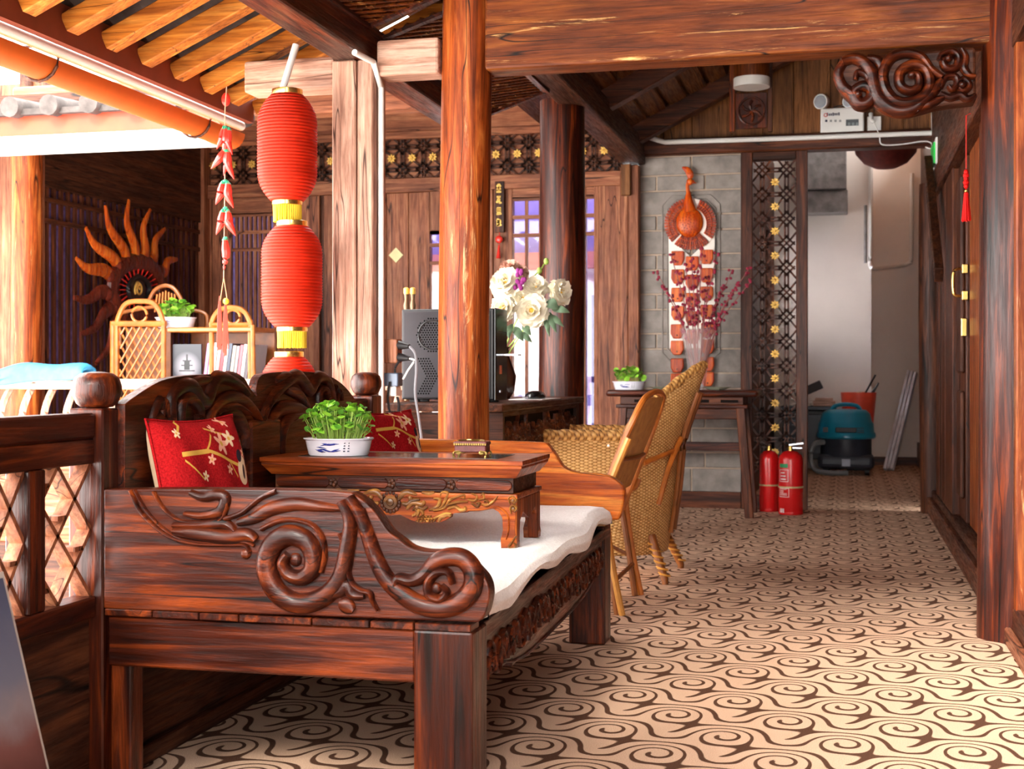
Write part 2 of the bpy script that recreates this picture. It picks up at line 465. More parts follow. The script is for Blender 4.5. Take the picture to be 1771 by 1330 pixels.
# corridor roof: boards between principal rafters
RS = .5
def rz(x): return 2.76 + (x+1.5)*RS
t = thing('corridor_roof', 'sloping board roof with heavy dark rafters above the corridor end', 'roof', (-.4, 8, 2.7))
for i in range(19):
    x = -1.52 + .145*i
    MB().obox((x+.06, 7.7, rz(x+.06)+.05), (.058, 0, .058*RS), (0, 2.7, 0), (0, 0, .008)).build('roof_board', W('gable', 'y'), t)
for y in (5.9, 7.25, 8.6, 9.9):
    MB().bar((-1.56, y, rz(-1.56)-.02), (1.0, y, rz(1.0)-.02), .12, .14).build('rafter', W('door', 'x'), t, bevel=.006)
# woven ceiling mats between the two purlins
def mat_panel(y0, y1, label):
    t = thing('woven_ceiling_mat', label, 'ceiling mat', (-1.77, (y0+y1)/2, 2.4), group='woven mats between the purlins')
    P = lambda u, v, h=0: Vector((-1.93+.33*u, y0+(y1-y0)*v, 2.455+.11*u+h))
    mt = W('beam', 'y'); Wd, Ln = .345, y1-y0; pitch = .062
    def strip(a, b, h):
        MB().bar(a+Vector((0, 0, h)), b+Vector((0, 0, h)), .03, .006).build('woven_strip', mt, t)
    n = int((Wd+Ln)/pitch)
    for s in range(1, n):
        d = s*pitch
        # diagonal u+v = d and u-v = const inside the rectangle Wd x Ln
        a = (min(d, Wd), max(0, d-Wd)); b = (max(0, d-Ln), min(d, Ln))
        strip(P(a[0]/Wd, a[1]/Ln), P(b[0]/Wd, b[1]/Ln), .004)
        strip(P(1-a[0]/Wd, a[1]/Ln), P(1-b[0]/Wd, b[1]/Ln), -.006)
    for a, b in (((0, 0), (0, 1)), ((1, 0), (1, 1)), ((0, 1), (1, 1)), ((0, 0), (1, 0))):
        MB().bar(P(*a)+Vector((0, 0, -.012)), P(*b)+Vector((0, 0, -.012)), .035, .014).build('mat_border', W('red', 'y'), t)
mat_panel(3.9, 5.36, 'woven bamboo ceiling mat above the near side of the square post')
mat_panel(5.56, 7.34, 'woven bamboo ceiling mat beyond the crossbeam')

# ---------------------------------------------------------------- far wing roof edge
t = thing('far_eave', 'far eave with round grey tile ends, red fascia and wide white gutter', 'eave', (-5, 6.1, 2.05))
MB().box(-8.5, -2.96, 5.98, 6.1, 2.10, 2.18).build('gutter', M_WHITE, t, bevel=.01)
MB().box(-8.5, -2.96, 6.1, 6.14, 2.17, 2.31).build('fascia', plain('red_fascia', srgb(160, 52, 26), .5, .3), t)
for i in range(22):
    x = -3.19 - .22*i
    MB().tube([(x, 6.02, 2.335), (x, 6.9, 2.40)], .052, 12).build('tile_end', M_TILE, t, smooth=True)
    MB().box(x-.2, x-.05, 6.06, 6.9, 2.3, 2.33).build('flat_tile', M_TILE, t)
MB()._add([(-9, 6.92, 2.55), (-1.65, 6.92, 2.55), (-1.65, 10.6, 3.4), (-9, 10.6, 3.4), (-9, 6.92, 2.6), (-1.65, 6.92, 2.6), (-1.65, 10.6, 3.45), (-9, 10.6, 3.45)],
          [(0, 3, 2, 1), (4, 5, 6, 7), (0, 1, 5, 4), (1, 2, 6, 5), (2, 3, 7, 6), (3, 0, 4, 7)]).build('ceiling', W('dark', 'x'), kind='structure')

# ---------------------------------------------------------------- lattice helpers
def flower(name, mat, parent, c, r, nrm='y'):
    b = MB()
    for k in range(8):
        a = k*PI/4
        d = Vector((math.cos(a), 0, math.sin(a))); s = Vector((-math.sin(a), 0, math.cos(a)))
        p = Vector(c)
        pts = [p+d*r*.15, p+d*r*.62+s*r*.22, p+d*r, p+d*r*.62-s*r*.22]
        b._add([q for q in pts] + [q+Vector((0, -.012, 0)) for q in pts], [(0, 1, 2, 3)[::-1], (4, 5, 6, 7), (0, 1, 5, 4), (1, 2, 6, 5), (2, 3, 7, 6), (3, 0, 4, 7)])
    b.blob((c[0], c[1]-.012, c[2]), r*.28, .01, r*.28, 8, 4)
    return b.build(name, mat, parent)
def lattice_cell(b, cx, cz, w, h, y, th=.008, rot=False):
    # two hatched knots joined by twin bars, diagonals to the neighbours
    def L(x0, z0, x1, z1):
        if rot: x0, z0, x1, z1 = z0*1.0, x0*1.0, z1*1.0, x1*1.0
        b.bar((cx+x0, y, cz+z0), (cx+x1, y, cz+z1), .014, th, up=(0, 1, 0))
    kx, kz = w*.27, h*.5
    for s in (-1, 1):
        for o in (-.012, .012): L(s*kx+o, -kz+.03, s*kx+o, kz-.03)
        for o in (-.024, 0, .024):
            L(s*kx-.036+o, kz-.036-o, s*kx+.036+o, kz+.036-o)
            L(s*kx-.036+o, kz+.036+o, s*kx+.036+o, kz-.036+o)
        L(s*kx+s*.03, kz-.03, s*w*.5, kz-.085); L(s*kx+s*.03, kz+.03, s*w*.5, kz+.085)
        L(s*kx-s*.03, kz-.03, s*.025, kz-.075); L(s*kx-s*.03, kz+.03, s*.025, kz+.075)
    for o in (-.012, .012): L(-kx+.03, kz+o, kx-.03, kz+o)

# ---------------------------------------------------------------- back wall
wb = thing('wall_back', None, None, (-3.3, YW, 0), kind='structure')
def bx(px): return onY(px, 645, YW).x
def plank(px0, px1, z0, z1, name='plank', kind='wall', dy=0, th=.04):
    return MB().box(bx(px0), bx(px1), YW+dy, YW+dy+th, z0, z1).build(name, W(kind, 'z'), wb, bevel=.004)
# planks, stiles (pixel columns along the wall)
for a, b in ((352, 366), (367, 396), (480, 512), (513, 552), (560, 583), (584, 628), (629, 668), (669, 706), (707, 739), (853, 882), (935, 1012)):
    plank(a, b, 0, 2.42)
for a, b in ((396, 402), (474, 480), (739, 744), (790, 853), (880, 887), (1028, 1036), (1008, 1014)):
    plank(a, b, 0, 2.42, 'stile', 'wall', -.02, .07)
plank(1036, 1077, 0, 2.42, 'plank', 'wall', -.03)
MB().box(XE, bx(1080), YW-.03, YW+.04, 2.42, 2.53).build('rail', W('wall', 'x'), wb, bevel=.004)
MB().box(XE, bx(1080), YW-.01, YW+.03, 2.88, 3.4).build('upper_board', W('wall', 'x'), wb)
MB().box(XE, bx(1080), YW-.03, YW+.04, 2.84, 2.9).build('rail', W('wall', 'x'), wb, bevel=.004)
MB().box(XE, bx(1080), YW+.03, YW+.05, 2.5, 2.86).build('frieze_board', W('wall', 'x'), wb)
lb = MB()
for i in range(20):
    x = -5.0 + .17*i
    lattice_cell(lb, x, 2.69, .33, .17, YW-.0, rot=True)
    if i % 1 == 0: flower('gold_flower', M_GOLD, wb, (x, YW-.01, 2.69), .036)
lb.build('frieze_lattice', W('dark', 'x'), wb, kind='stuff')
def lattice_window(px0, px1, z0, z1, zc, nb, parent, pane_top, pane_low, nrow=2):
    x0, x1 = bx(px0), bx(px1)
    zb = zc + .14*nrow
    MB().box(x0, x1, YW+.012, YW+.018, zb if zb < z1 else z1-.02, z1).build('pane', pane_top, parent)
    MB().box(x0, x1, YW+.012, YW+.018, zc, min(zb, z1)).build('pane', pane_top, parent)
    MB().box(x0, x1, YW+.012, YW+.018, z0, zc).build('pane', pane_low, parent)
    for k in range(1, nb):
        x = x0+(x1-x0)*k/nb
        MB().box(x-.012, x+.012, YW-.012, YW+.012, z0, z1).build('mullion', W('wall', 'z'), parent)
    for z in (z1, zb if zb < z1 else z1, zc+.14, zc, z0):
        MB().box(x0, x1, YW-.014, YW+.014, z-.014, z+.014).build('glazing_bar', W('wall', 'x'), parent)
lattice_window(887, 1008, .3, 2.36, 2.06, 5, wb, M_GLASS_P, M_GLASS)
lattice_window(744, 790, .3, 2.1, 1.86, 2, wb, M_GLASS_P, M_GLASS)
lattice_window(1014, 1028, .3, 2.36, 2.06, 1, wb, M_GLASS_P, M_GLASS_P)
MB().box(bx(1019), bx(1028), YW+.1, YW+.12, .1, 1.6).build('blue_curtain', plain('blue_curtain', srgb(84, 92, 150), .9, .1, var=.3, scale=16), wb)
lattice_window(402, 474, .1, 2.3, 2.0, 9, wb, M_CURT, M_CURT)
MB().box(bx(744), bx(790), YW-.01, YW+.03, 2.1, 2.42).build('plank', W('wall', 'z'), wb)
MB().box(bx(744), bx(790), YW-.01, YW+.03, 0, .3).build('plank', W('wall', 'z'), wb)
MB().box(bx(887), bx(1030), YW-.01, YW+.03, 2.36, 2.42).build('header', W('wall', 'x'), wb)
MB().box(bx(887), bx(1030), YW-.01, YW+.03, 0, .3).build('apron_board', W('wall', 'x'), wb)
MB().box(bx(402), bx(474), YW-.01, YW+.03, 2.3, 2.42).build('header', W('wall', 'x'), wb)
for a, b in ((352, 402), (474, 744), (790, 887)):
    MB().box(bx(a), bx(b), YW+.045, YW+.06, 0, 2.5).build('backing_board', W('dark', 'z'), wb)
nb = thing('neighbour_house', 'lavender-grey neighbouring house seen through the back windows', 'building', (-3.4, 12.3, -3.2))
MB().box(-6.5, -1.9, 12.2, 12.5, 2.1, 3.6).build('upper_wall', plain('lavender_wall', srgb(116, 104, 140), .9, .1), nb)
MB().box(-6.5, -1.9, 12.1, 12.2, 1.95, 2.1).build('eave_board', plain('pink_board', srgb(170, 110, 100), .8, .1), nb)
MB().box(-6.5, -1.9, 12.4, 12.5, -3.2, 2.1).build('lower_wall', M_WHITEWALL, nb)
MB().box(-6.5, -1.9, 12.2, 12.26, .7, .8).build('rail', plain('lavender_rail', srgb(120, 116, 160), .8, .1), nb)
# corner posts beside the brick pier
p = thing('corner_post', 'paired weathered posts left of the grey brick pier', 'post', (-1.6, YW-.1, 0))
MB().box(bx(1077), bx(1091), YW-.14, YW, 0, 2.5).build('post_half', W('wall', 'z'), p, bevel=.006)
MB().box(bx(1092), bx(1110), YW-.16, YW, 0, 2.55).build('post_half', W('wall', 'z'), p, bevel=.006)
MB().box(bx(1081), bx(1097), YW-.2, YW-.15, 2.32, 2.55).build('peg_block', W('gable', 'z'), p, bevel=.004)

# ---------------------------------------------------------------- end wall of the far gallery (faces +X)
we = thing('wall_left', None, None, (XE, 9, 0), kind='structure')
MB().box(XE-.08, XE-.03, 7.8, 10.25, 0, 2.3).build('curtain_back', M_CURT, we)
MB().box(XE-.03, XE+.03, 7.7, 10.25, 2.22, 2.95).build('upper_board', W('dark', 'y'), we)
MB().box(XE-.03, XE+.03, 7.7, 10.25, 0, .25).build('lower_board', W('door', 'y'), we)
y = 7.86
while y < 10.1:
    MB().box(XE-.004, XE+.016, y-.015, y+.015, .25, 2.22).build('slat', W('door', 'z'), we); y += .085
for z in (2.14, 2.0, .6):
    MB().box(XE-.022, XE+.026, 7.8, 10.15, z-.015, z+.015).build('cross_bar', W('door', 'y'), we)
MB().box(XE-.04, XE+.06, 10.1, 10.22, 0, 2.95).build('stile', W('wall', 'z'), we)
MB().box(XE-.04, XE+.05, 7.76, 7.86, 0, 2.95).build('stile', W('wall', 'z'), we)
MB().box(-7.6, XE-.05, 7.9, 7.95, 0, 2.9).build('wall_far', W('wall', 'z'), kind='structure')

# ---------------------------------------------------------------- brick pier
bp = thing('wall_brick', None, None, (-1.1, YW-.1, 0), kind='structure')
M_MORTAR = plain('mortar', srgb(176, 156, 138), .95, .05, var=.1, scale=30)
M_BRICK = plain('grey_brick', srgb(138, 130, 124), .85, .2, var=.28, scale=9, bmp=.35)
XB0, XB1, YB = -1.5, onY(1282, 645, YW-.06).x, YW-.06
MB().box(XB0, XB1, YB+.006, YB+.3, 0, 2.62).build('mortar_core', M_MORTAR, bp)
z = .12; row = 0; edges = [.37, .2]
while z < 2.56:
    hgt = .18 if row % 2 == 0 else .115
    x = XB0 - (.0 if row % 2 == 0 else .22); rr = random.Random(row)
    while x < XB1-.02:
        wd = .4 if row % 2 == 0 else .36
        a, b_ = max(x, XB0), min(x+wd-.012, XB1)
        if b_-a > .03:
            MB().box(a, b_, YB-.006+rr.uniform(-.003, .003), YB+.05, z, min(z+hgt-.012, 2.61)).build('brick', M_BRICK, bp, bevel=.004)
        x += wd
    z += hgt; row += 1
MB().box(XB0, XB1, YB-.03, YB+.01, 0, .12).build('baseboard', W('door', 'x'), bp, bevel=.004)
# engraved stone panel behind the hanging
for s in range(2):
    o = .0 if s == 0 else .03
    l, r, b0, t0 = onY(1146+o*60, 645, YB).x+o, onY(1245, 645, YB).x-o, 1.08+o, 2.32-o
    c = .07
    pts = [(l+c, b0), (r-c, b0), (r, b0+c), (r, t0-c), (r-c, t0), (l+c, t0), (l, t0-c), (l, b0+c), (l+c, b0)]
    rim = MB().tube([(x, YB-.008, z) for x, z in pts], .006, 6)
    rim.build('panel_moulding', M_BRICK, bp)

# ---------------------------------------------------------------- doorway, lattice screen, gable
wg = thing('wall_gable', None, None, (-.3, YW, 2.6), kind='structure')
MB().box(-1.6, 1.0, YW-.12, YW+.04, 2.62, 2.74).build('lintel', W('door', 'x'), wg, bevel=.01)
x = -1.6; k = 0
while x < .9:
    wd = random.Random(k).uniform(.2, .3)
    MB().box(x, x+wd-.004, YW-.03, YW+.01, 2.74, 4.1).build('gable_board', W('gable', 'z'), wg, bevel=.003); x += wd; k += 1
MB().box(-1.6, .95, YW+.012, YW+.03, 2.74, 4.1).build('backing_board', W('dark', 'z'), wg)
sx = lambda px: onY(px, 645, YW-.05).x
sc = thing('lattice_screen', 'tall carved lattice screen with a row of gold flowers beside the doorway', 'screen', (sx(1340), YW-.05, 0))
MB().box(sx(1282), sx(1302), YW-.1, YW, 0, 2.62).build('stile', W('door', 'z'), sc, bevel=.005)
MB().box(sx(1377), sx(1397), YW-.1, YW, 0, 2.62).build('stile', W('door', 'z'), sc, bevel=.005)
MB().box(sx(1302), sx(1377), YW-.09, YW-.01, 2.56, 2.62).build('top_rail', W('dark', 'x'), sc, bevel=.004)
MB().box(sx(1302), sx(1377), YW-.09, YW-.01, 0, .1).build('bottom_rail', W('dark', 'x'), sc, bevel=.004)
lb = MB(); cx = (sx(1302)+sx(1377))/2
for i in range(13):
    cz = .24 + .18*i
    lattice_cell(lb, cx, cz, .325, .18, YW-.05)
    flower('gold_flower', M_GOLD, sc, (cx+.005, YW-.058, cz), .034)
lb.build('lattice', W('door', 'z'), sc, kind='stuff')

# back room
MB().box(-.82, .27, 14.6, 15.4, 0, 3.6).build('wall_store', M_WHITEWALL, kind='structure')
MB().box(.27, .95, 15.3, 15.4, 0, 3.6).build('wall_store', M_WHITEWALL, kind='structure')
MB().box(.27, .9, 15.27, 15.3, 0, .09).build('baseboard_store', W('door', 'x'), kind='structure')
MB().box(.8, .86, 10.3, 15.4, 0, 3.6).build('wall_store_side', W('dark', 'z'), kind='structure')
ss = thing('wall_store_side', None, None, (-.76, 12.4, 0), kind='structure')
for q in ((10.25, 12.6, 0, 3.2), (12.6, 14.5, 0, 1.3), (14.5, 14.7, 0, 3.2), (12.6, 14.5, 2.5, 3.2)):
    MB().box(-.8, -.72, *q).build('wall_panel', W('dark', 'z'), ss)
MB().box(-.77, -.765, 12.6, 14.5, 1.3, 2.5).build('pane', M_GLASS, ss)
MB().box(.76, .8, 10.4, 15.3, 0, .25).build('baseboard_store', W('door', 'y'), kind='structure')

# ---------------------------------------------------------------- right wall
wr = thing('wall_right', None, None, (XR+.1, 7, 0), kind='structure')
MB().box(XR+.16, XR+.22, -2, 10.2, 0, 4.2).build('core', M_DARKVOID, wr)
MB().box(XR-.01, XR+.14, 5.5, 10.1, 0, .12).build('sill', W('door', 'y'), wr, bevel=.008)
MB().box(XR+.02, XR+.16, 5.5, 10.1, .12, .17).build('sill_step', W('dark', 'y'), wr, bevel=.006)
MB().box(XR, XR+.16, 5.5, 10.1, 2.2, 2.36).build('head_rail', W('door', 'y'), wr, bevel=.008)
MB().box(XR+.02, XR+.16, 5.5, 10.1, 2.36, 4.1).build('upper_board', W('dark', 'y'), wr)
for a, b_, k in ((9.45, 9.7, 'door'), (9.2, 9.4, 'dark'), (8.9, 9.15, 'door'), (8.3, 8.86, 'door')):
    MB().box(XR+.03, XR+.12, a, b_, .17, 2.2).build('door_stile', W(k, 'z'), wr, bevel=.008)
MB().box(XR+.07, XR+.1, 8.3, 10.0, .17, 2.2).build('door_board', W('dark', 'z'), wr)
# ================================================================ carved daybed
BY0, BY1, BX0, BX1 = 2.9, 5.05, -1.705, -.8
bed = thing('carved_daybed', 'dark red carved wooden daybed with scroll arms beside the gallery rail', 'daybed', (-1.25, 3.98, 0))
R_ = W('red', 'x'); RZ = W('red', 'z'); RY = W('red', 'y')
def P2(pts, Y): return [(q.x, q.z) for q in (onY(a, b, Y) for a, b in pts)]
def cz(pts, ox, oy, s): return [(ox+a/s, oy+b/s) for a, b in pts]
# near arm panel
tip = [(607,852),(626,864),(644,881),(658,899),(672,919),(690,933),(709,947),(733,953),(757,954),(777,955),(796,961),(816,975),(836,996),(844,1012),(846,1030),(842,1053),(836,1068),(826,1077)]
out = P2([(178,1054),(178,846),(300,845),(450,846),(560,848)], BY0) + bez(P2(tip, BY0), 3)
out = [(x, max(z, .44)) for x, z in out]
arm = MB().prism(out, lambda u, v, t: (u, BY0+.002+t, v), 0, .052).build('arm_panel', R_, bed, bevel=.008, seg=3, label='near arm panel carved with cloud scrolls')
fnA = lambda u, v, t: (u, BY0+.002-t, v)
def rel(b, pts, w, h=.014, n=10, taper=True, fn=fnA, Y=BY0):
    path = bez(P2(pts, Y), n); w = w*1.35
    wf = (lambda s: w*(.25+.75*math.sin(PI*min(1, max(0, .12+.8*s))))) if taper else w
    b.relief(path, wf, h, fn)
def spx(cx, cy, r0, r1, a0, turns, tail=[], n=44):
    return [(cx+(r0+(r1-r0)*(i/(n-1)))*math.cos(a0+2*PI*turns*i/(n-1)), cy+(r0+(r1-r0)*(i/(n-1)))*.98*math.sin(a0+2*PI*turns*i/(n-1))) for i in range(n)] + tail
def carve(name, parent, *items, fn=fnA, Y=BY0, mat=None):
    for it in items:
        b = MB()
        if it[0] == 'ball':
            q = onY(it[1], it[2], Y); r = it[3]; b.blob(fn(q.x, q.z, 0), r, r*.7, r)
        else: rel(b, it[1], it[2], it[3], it[4] if len(it) > 4 else 6, it[0] == 't', fn, Y)
        b.build(name, mat or R_, parent, smooth=True)
# cloud scroll: heavy outer roll, inner coil, tail into the leaf
carve('scroll', arm,
  ('t', [(592,866),(606,900),(600,950),(588,1000),(560,1032),(520,1044),(486,1030),(466,1000),(462,968),(474,940),(500,926),(527,934),(541,956),(540,984),(522,999),(500,993),(490,974),(500,958)], .04, .024),
  ('l', [(455,975),(458,1000),(474,1005),(474,1022),(492,1042),(520,1054),(548,1050),(560,1040),(580,1030),(595,1008),(600,980),(597,950),(588,922)], .009, .014),
  ('l', [(452,915),(480,902),(510,899),(540,908),(558,930),(562,960),(556,990)], .010, .014),
  ('t', [(604,940),(601,975),(607,1005),(622,1020),(640,1026),(645,1040),(655,1056)], .012, .016),
  ('t', [(575,1030),(590,1022),(600,1012),(612,1028),(632,1030)], .026, .018),
  ('t', [(588,1042),(600,1048),(612,1056)], .03, .012),
  ('ball', 511, 968, .016))
carve('scroll', arm,
  ('t', [(604,860),(622,888),(636,925),(650,965),(668,1000),(694,1026),(726,1046),(762,1052),(794,1042),(815,1020),(818,990),(802,968),(776,964),(752,974),(734,994),(712,1004),(690,1000),(684,1012)], .036, .022),
  ('l', [(628,880),(648,935),(664,980),(684,1008)], .008, .012),
  ('t', [(784,1010),(776,990),(756,990),(742,1006),(744,1028),(762,1036),(774,1024),(764,1012)], .018, .024),
  ('l', [(700,1034),(730,1054),(768,1062),(804,1052),(828,1026),(832,998)], .008, .012),
  ('ball', 754, 1018, .014))
carve('leaf', arm,
  ('l', [(226,848),(243,884),(268,910),(298,930),(340,941),(395,943),(424,944),(432,955)], .008, .012),
  ('l', [(233,848),(254,884),(284,915),(320,934),(370,939),(420,937),(440,944)], .007, .010),
  ('l', [(266,850),(284,880),(312,900),(345,903),(380,901),(392,880),(394,858)], .008, .012),
  ('t', [(302,918),(340,922),(390,930),(428,925),(444,934)], .03, .018),
  ('t', [(300,908),(350,908),(390,906),(408,918)], .02, .014),
  ('t', [(330,852),(352,860),(375,856),(390,862),(380,884),(350,892),(320,888)], .022, .014),
  ('l', [(390,897),(420,886),(450,862),(478,850)], .010, .014),
  ('t', [(412,904),(440,896),(470,880),(510,872),(550,876),(590,880)], .026, .014),
  ('ball', 425, 958, .013))
# far arm panel: plain honey-coloured inner face
tipf = [(945,766),(959,784),(973,806),(995,817),(1020,819),(1049,822),(1071,835),(1080,850),(1077,878),(1070,900)]
of = P2([(560,906),(560,757),(640,757),(800,761),(900,764)], 4.98) + bez(P2(tipf, 4.98), 3)
MB().prism([(x, max(z, .44)) for x, z in of], lambda u, v, t: (u, 4.98+t, v), 0, .05).build('arm_panel', W('honey', 'x'), bed, bevel=.008, seg=2, label='honey-coloured far arm panel')
# back panel
XB = -1.69
top = cz([(30,290),(150,200),(300,112),(450,78),(650,66),(800,66),(862,96),(892,150),(940,212),(926,150),(962,84),(1030,56),(1200,48),(1350,56),(1450,90),(1530,150),(1600,240),(1650,330),(1700,420)], 200, 630, 3.85)
top[9] = (443.5, 672)
bo = [(q.y, q.z) for q in (onX(a, b, XB) for a, b in top)]
y_end = bo[-1][0]
bo = [(2.97, .44)] + [(max(2.97, y), z) for y, z in bez(bo, 3)] + [(4.97, .72), (4.97, .44)]
back = MB().prism(bo, lambda u, v, t: (XB-t, u, v), 0, .028).build('backrest', RY, bed, bevel=.012, seg=3)
fnB = lambda u, v, t: (XB+t, u, v)
def relB(pts, w, h=.014):
    path = bez([(q.y, q.z) for q in (onX(a, b, XB) for a, b in cz(pts, 200, 630, 3.85))], 8)
    MB().relief(path, lambda s: w*(.35+.65*math.sin(PI*min(1, .1+.85*s))), h, fnB).build('carving', RY, back, smooth=True)
for pts, w_, h_ in (([(365,400),(358,240),(420,160),(500,150),(560,236),(600,240),(640,130),(690,86),(800,130),(860,200)], .05, .02),
   ([(420,410),(428,260),(480,222),(540,290),(545,350),(520,362)], .04, .02), ([(600,390),(640,300),(720,230),(820,230),(900,300),(945,370)], .045, .02),
   ([(680,400),(740,320),(800,340),(850,450),(850,560)], .05, .02), ([(640,330),(700,290),(780,280),(860,330)], .03, .026),
   ([(230,370),(262,290),(290,240),(300,300)], .03, .014), ([(300,350),(325,250),(338,350)], .025, .012), ([(240,380),(280,350),(330,380)], .03, .012),
   ([(960,380),(1010,260),(1110,140),(1200,80),(1260,140),(1290,172),(1340,90),(1400,110),(1430,200),(1440,270)], .05, .02),
   ([(1120,170),(1210,200),(1270,290)], .04, .018), ([(1000,400),(1080,300),(1200,290),(1290,340)], .05, .02), ([(1090,600),(1100,450),(1140,370),(1220,330)], .05, .02),
   ([(1340,270),(1350,180),(1390,170),(1410,250)], .03, .018), ([(1436,240),(1462,150),(1480,200)], .022, .012), ([(1460,250),(1490,180),(1500,240)], .022, .012),
   ([(480,130),(560,110),(640,100)], .03, .01), ([(700,100),(760,90),(830,100)], .04, .014), ([(1060,110),(1120,80),(1160,70)], .03, .012)):
    relB(pts, w_, h_)
q0, q1 = onX(200+865/3.85, 630+375/3.85, XB), onX(200+1060/3.85, 630+372/3.85, XB)
MB().box(XB-.005, XB+.02, q0.y, q1.y, .55, q0.z).build('carving', RY, back, bevel=.006)
# seat frame, legs
MB().box(-1.70, -.935, BY0+.006, BY0+.08, .305, .424).build('end_rail', R_, bed, bevel=.005)
xs = [-1.705, -1.58, -1.46, -1.36, -1.18, -1.04, -.935, -.802]
for a, b in zip(xs, xs[1:]):
    MB().box(a+.0015, b-.0015, BY0-.002, BY0+.07, .425, .441).build('edge_slat', W('red', 'y'), bed, bevel=.002)
MB().box(-1.66, -.94, 4.96, 5.04, .305, .44).build('end_rail', R_, bed, bevel=.005)
MB().box(-1.70, -1.62, 3.0, 4.96, .3, .44).build('back_rail', RY, bed, bevel=.005)
MB().box(-1.64, -.84, 2.98, 4.96, .4, .425).build('seat_board', RY, bed)
for (x0, x1, y0, y1, z1) in ((-.937, -.80, BY0, 3.03, .425), (-.99, -.855, 4.93, 5.06, .435), (-1.70, -1.645, 2.92, 2.98, .31), (-1.70, -1.63, 4.95, 5.03, .31)):
    MB().box(x0, x1, y0, y1, 0, z1).build('leg', RZ, bed, bevel=.006, seg=2)
# front apron, runs from the near leg to the far leg
xa0, xa1 = -.812, -.866
def fa(y): return xa0 + (xa1-xa0)*(y-3.0)/1.95
ap = [(3.03, .425), (4.93, .425), (4.93, .30), (4.80, .30), (4.80, .272), (4.62, .272), (4.62, .25), (4.4, .25), (4.38, .235), (3.6, .235), (3.58, .25), (3.36, .25), (3.36, .272), (3.2, .272), (3.2, .30), (3.03, .30)]
apron = MB().prism(ap, lambda u, v, t: (fa(u)-t, u, v), 0, .035).build('apron', RY, bed, bevel=.004, label='front apron carved with scrolling foliage')
MB().prism([(3.03, .425), (4.93, .425), (4.93, .385), (3.03, .385)], lambda u, v, t: (fa(u)+t, u, v), -.01, .006).build('front_rail', RY, bed, bevel=.003)
fnP = lambda u, v, t: (fa(u)+t, u, v)
rr = random.Random(4)
for i in range(26):
    y = 3.1 + 1.75*(i/25); s = 1 if i % 2 else -1; c = .325 + rr.uniform(-.02, .02)
    MB().relief(spiral(y, c, .006, .032+.01*rr.random(), rr.uniform(0, 6), s*1.3, 26)+[(y+s*.05, c+.02), (y+s*.08, c-.01)], lambda t: .011, .012, fnP).build('scroll', RY, apron, smooth=True)
    MB().relief(bez([(y-.04, .28+.03*rr.random()), (y-.01, .36), (y+.03, .35), (y+.05, .29)], 6), .012, .010, fnP).build('scroll', RY, apron, smooth=True)
MB().relief(bez([(3.05, .312), (3.25, .286), (3.4, .262), (3.65, .246), (4.35, .246), (4.6, .262), (4.75, .286), (4.92, .312)], 5), .01, .008, fnP).build('scroll', RY, apron, smooth=True)

# white seat pad
def pad_mat():
    m, nt, b = mat_new('white_fleece', 1, .05)
    n = noise(nt, coords(nt, False), 160, 3); n2 = noise(nt, coords(nt, False), 6, 3)
    nt.links.new(mixc(nt, .5, ramp(nt, n, [(.3, srgb(214, 206, 204)), (.7, srgb(246, 242, 240))]), ramp(nt, n2, [(.3, srgb(226, 218, 216)), (.7, (1, 1, 1))]), 'MULTIPLY'), b.inputs['Base Color'])
    b.inputs['Sheen Weight'].default_value = .4
    bump(nt, b, n, .7, .004)
    return m
def padtop(u, v):
    # u across from back to front and down the front edge, v along the bed
    y = 2.965 + 2.0*v
    fx = fa(min(4.93, max(3.03, y))) + .028 + .006*math.sin(9*y)
    w = [(-1.68, .46), (-1.68, .495), (-1.6, .505)]
    s = u*1.0
    wav = (.008*math.sin(5.3*y+1)+.006*math.sin(11*y))*min(1, max(0, (y-3.05)/.2)); bt = .443 if y < 3.06 else .437
    prof = [(-1.675, .442), (-1.675, .49), (-1.6, .504), (-1.3, .505), (-1.0, .505), (fx-.09, .506+wav*.5), (fx-.035, .502+wav), (fx-.008, .485+wav), (fx, .462+wav*1.5), (fx-.004, bt+.006+wav*2), (fx-.02, bt+wav*2)]
    k = u*(len(prof)-1); i = min(int(k), len(prof)-2); t = k-i
    x = prof[i][0]*(1-t)+prof[i+1][0]*t; z = prof[i][1]*(1-t)+prof[i+1][1]*t
    return (x, y, z)
b = MB().grid(41, 60, padtop)
for e in (0, 1):
    ring = [padtop(i/40, e) for i in range(41)]
    b._add(ring + [(p_[0], p_[1], .442) for p_ in ring], [(i, i+1, 42+i, 41+i) for i in range(40)])
b.build('seat_pad', pad_mat(), smooth=True, label='white fleecy seat pad covering the daybed', cat='seat pad')

# ================================================================ low table on the daybed
TY0, TY1, TX0, TX1, TZ, TB = 3.67, 4.03, -1.655, -.868, .755, .506
T_X, T_Z = W('table', 'x'), W('table', 'z')
kt = thing('low_tea_table', 'low carved tea table with gilt dragon apron standing on the white pad', 'table', (-1.26, 3.85, TB))
def rim(x0, x1, y0, y1):
    prof = [(0, TZ), (.0, TZ-.012), (-.004, TZ-.016), (-.004, TZ-.022), (-.022, TZ-.045), (-.026, TZ-.05)]
    b = MB()
    vs = []
    for o, z in prof: vs += [(x0-o, y0-o, z), (x1+o, y0-o, z), (x1+o, y1+o, z), (x0-o, y1+o, z)]
    fs = [(0, 1, 2, 3)] + [(i*4+j, (i+1)*4+j, (i+1)*4+(j+1) % 4, i*4+(j+1) % 4) for i in range(len(prof)-1) for j in range(4)] + [tuple(range(len(vs)-1, len(vs)-5, -1))]
    return b._add(vs, fs)
topo = rim(TX0, TX1, TY0, TY1).build('tabletop', T_X, kt)
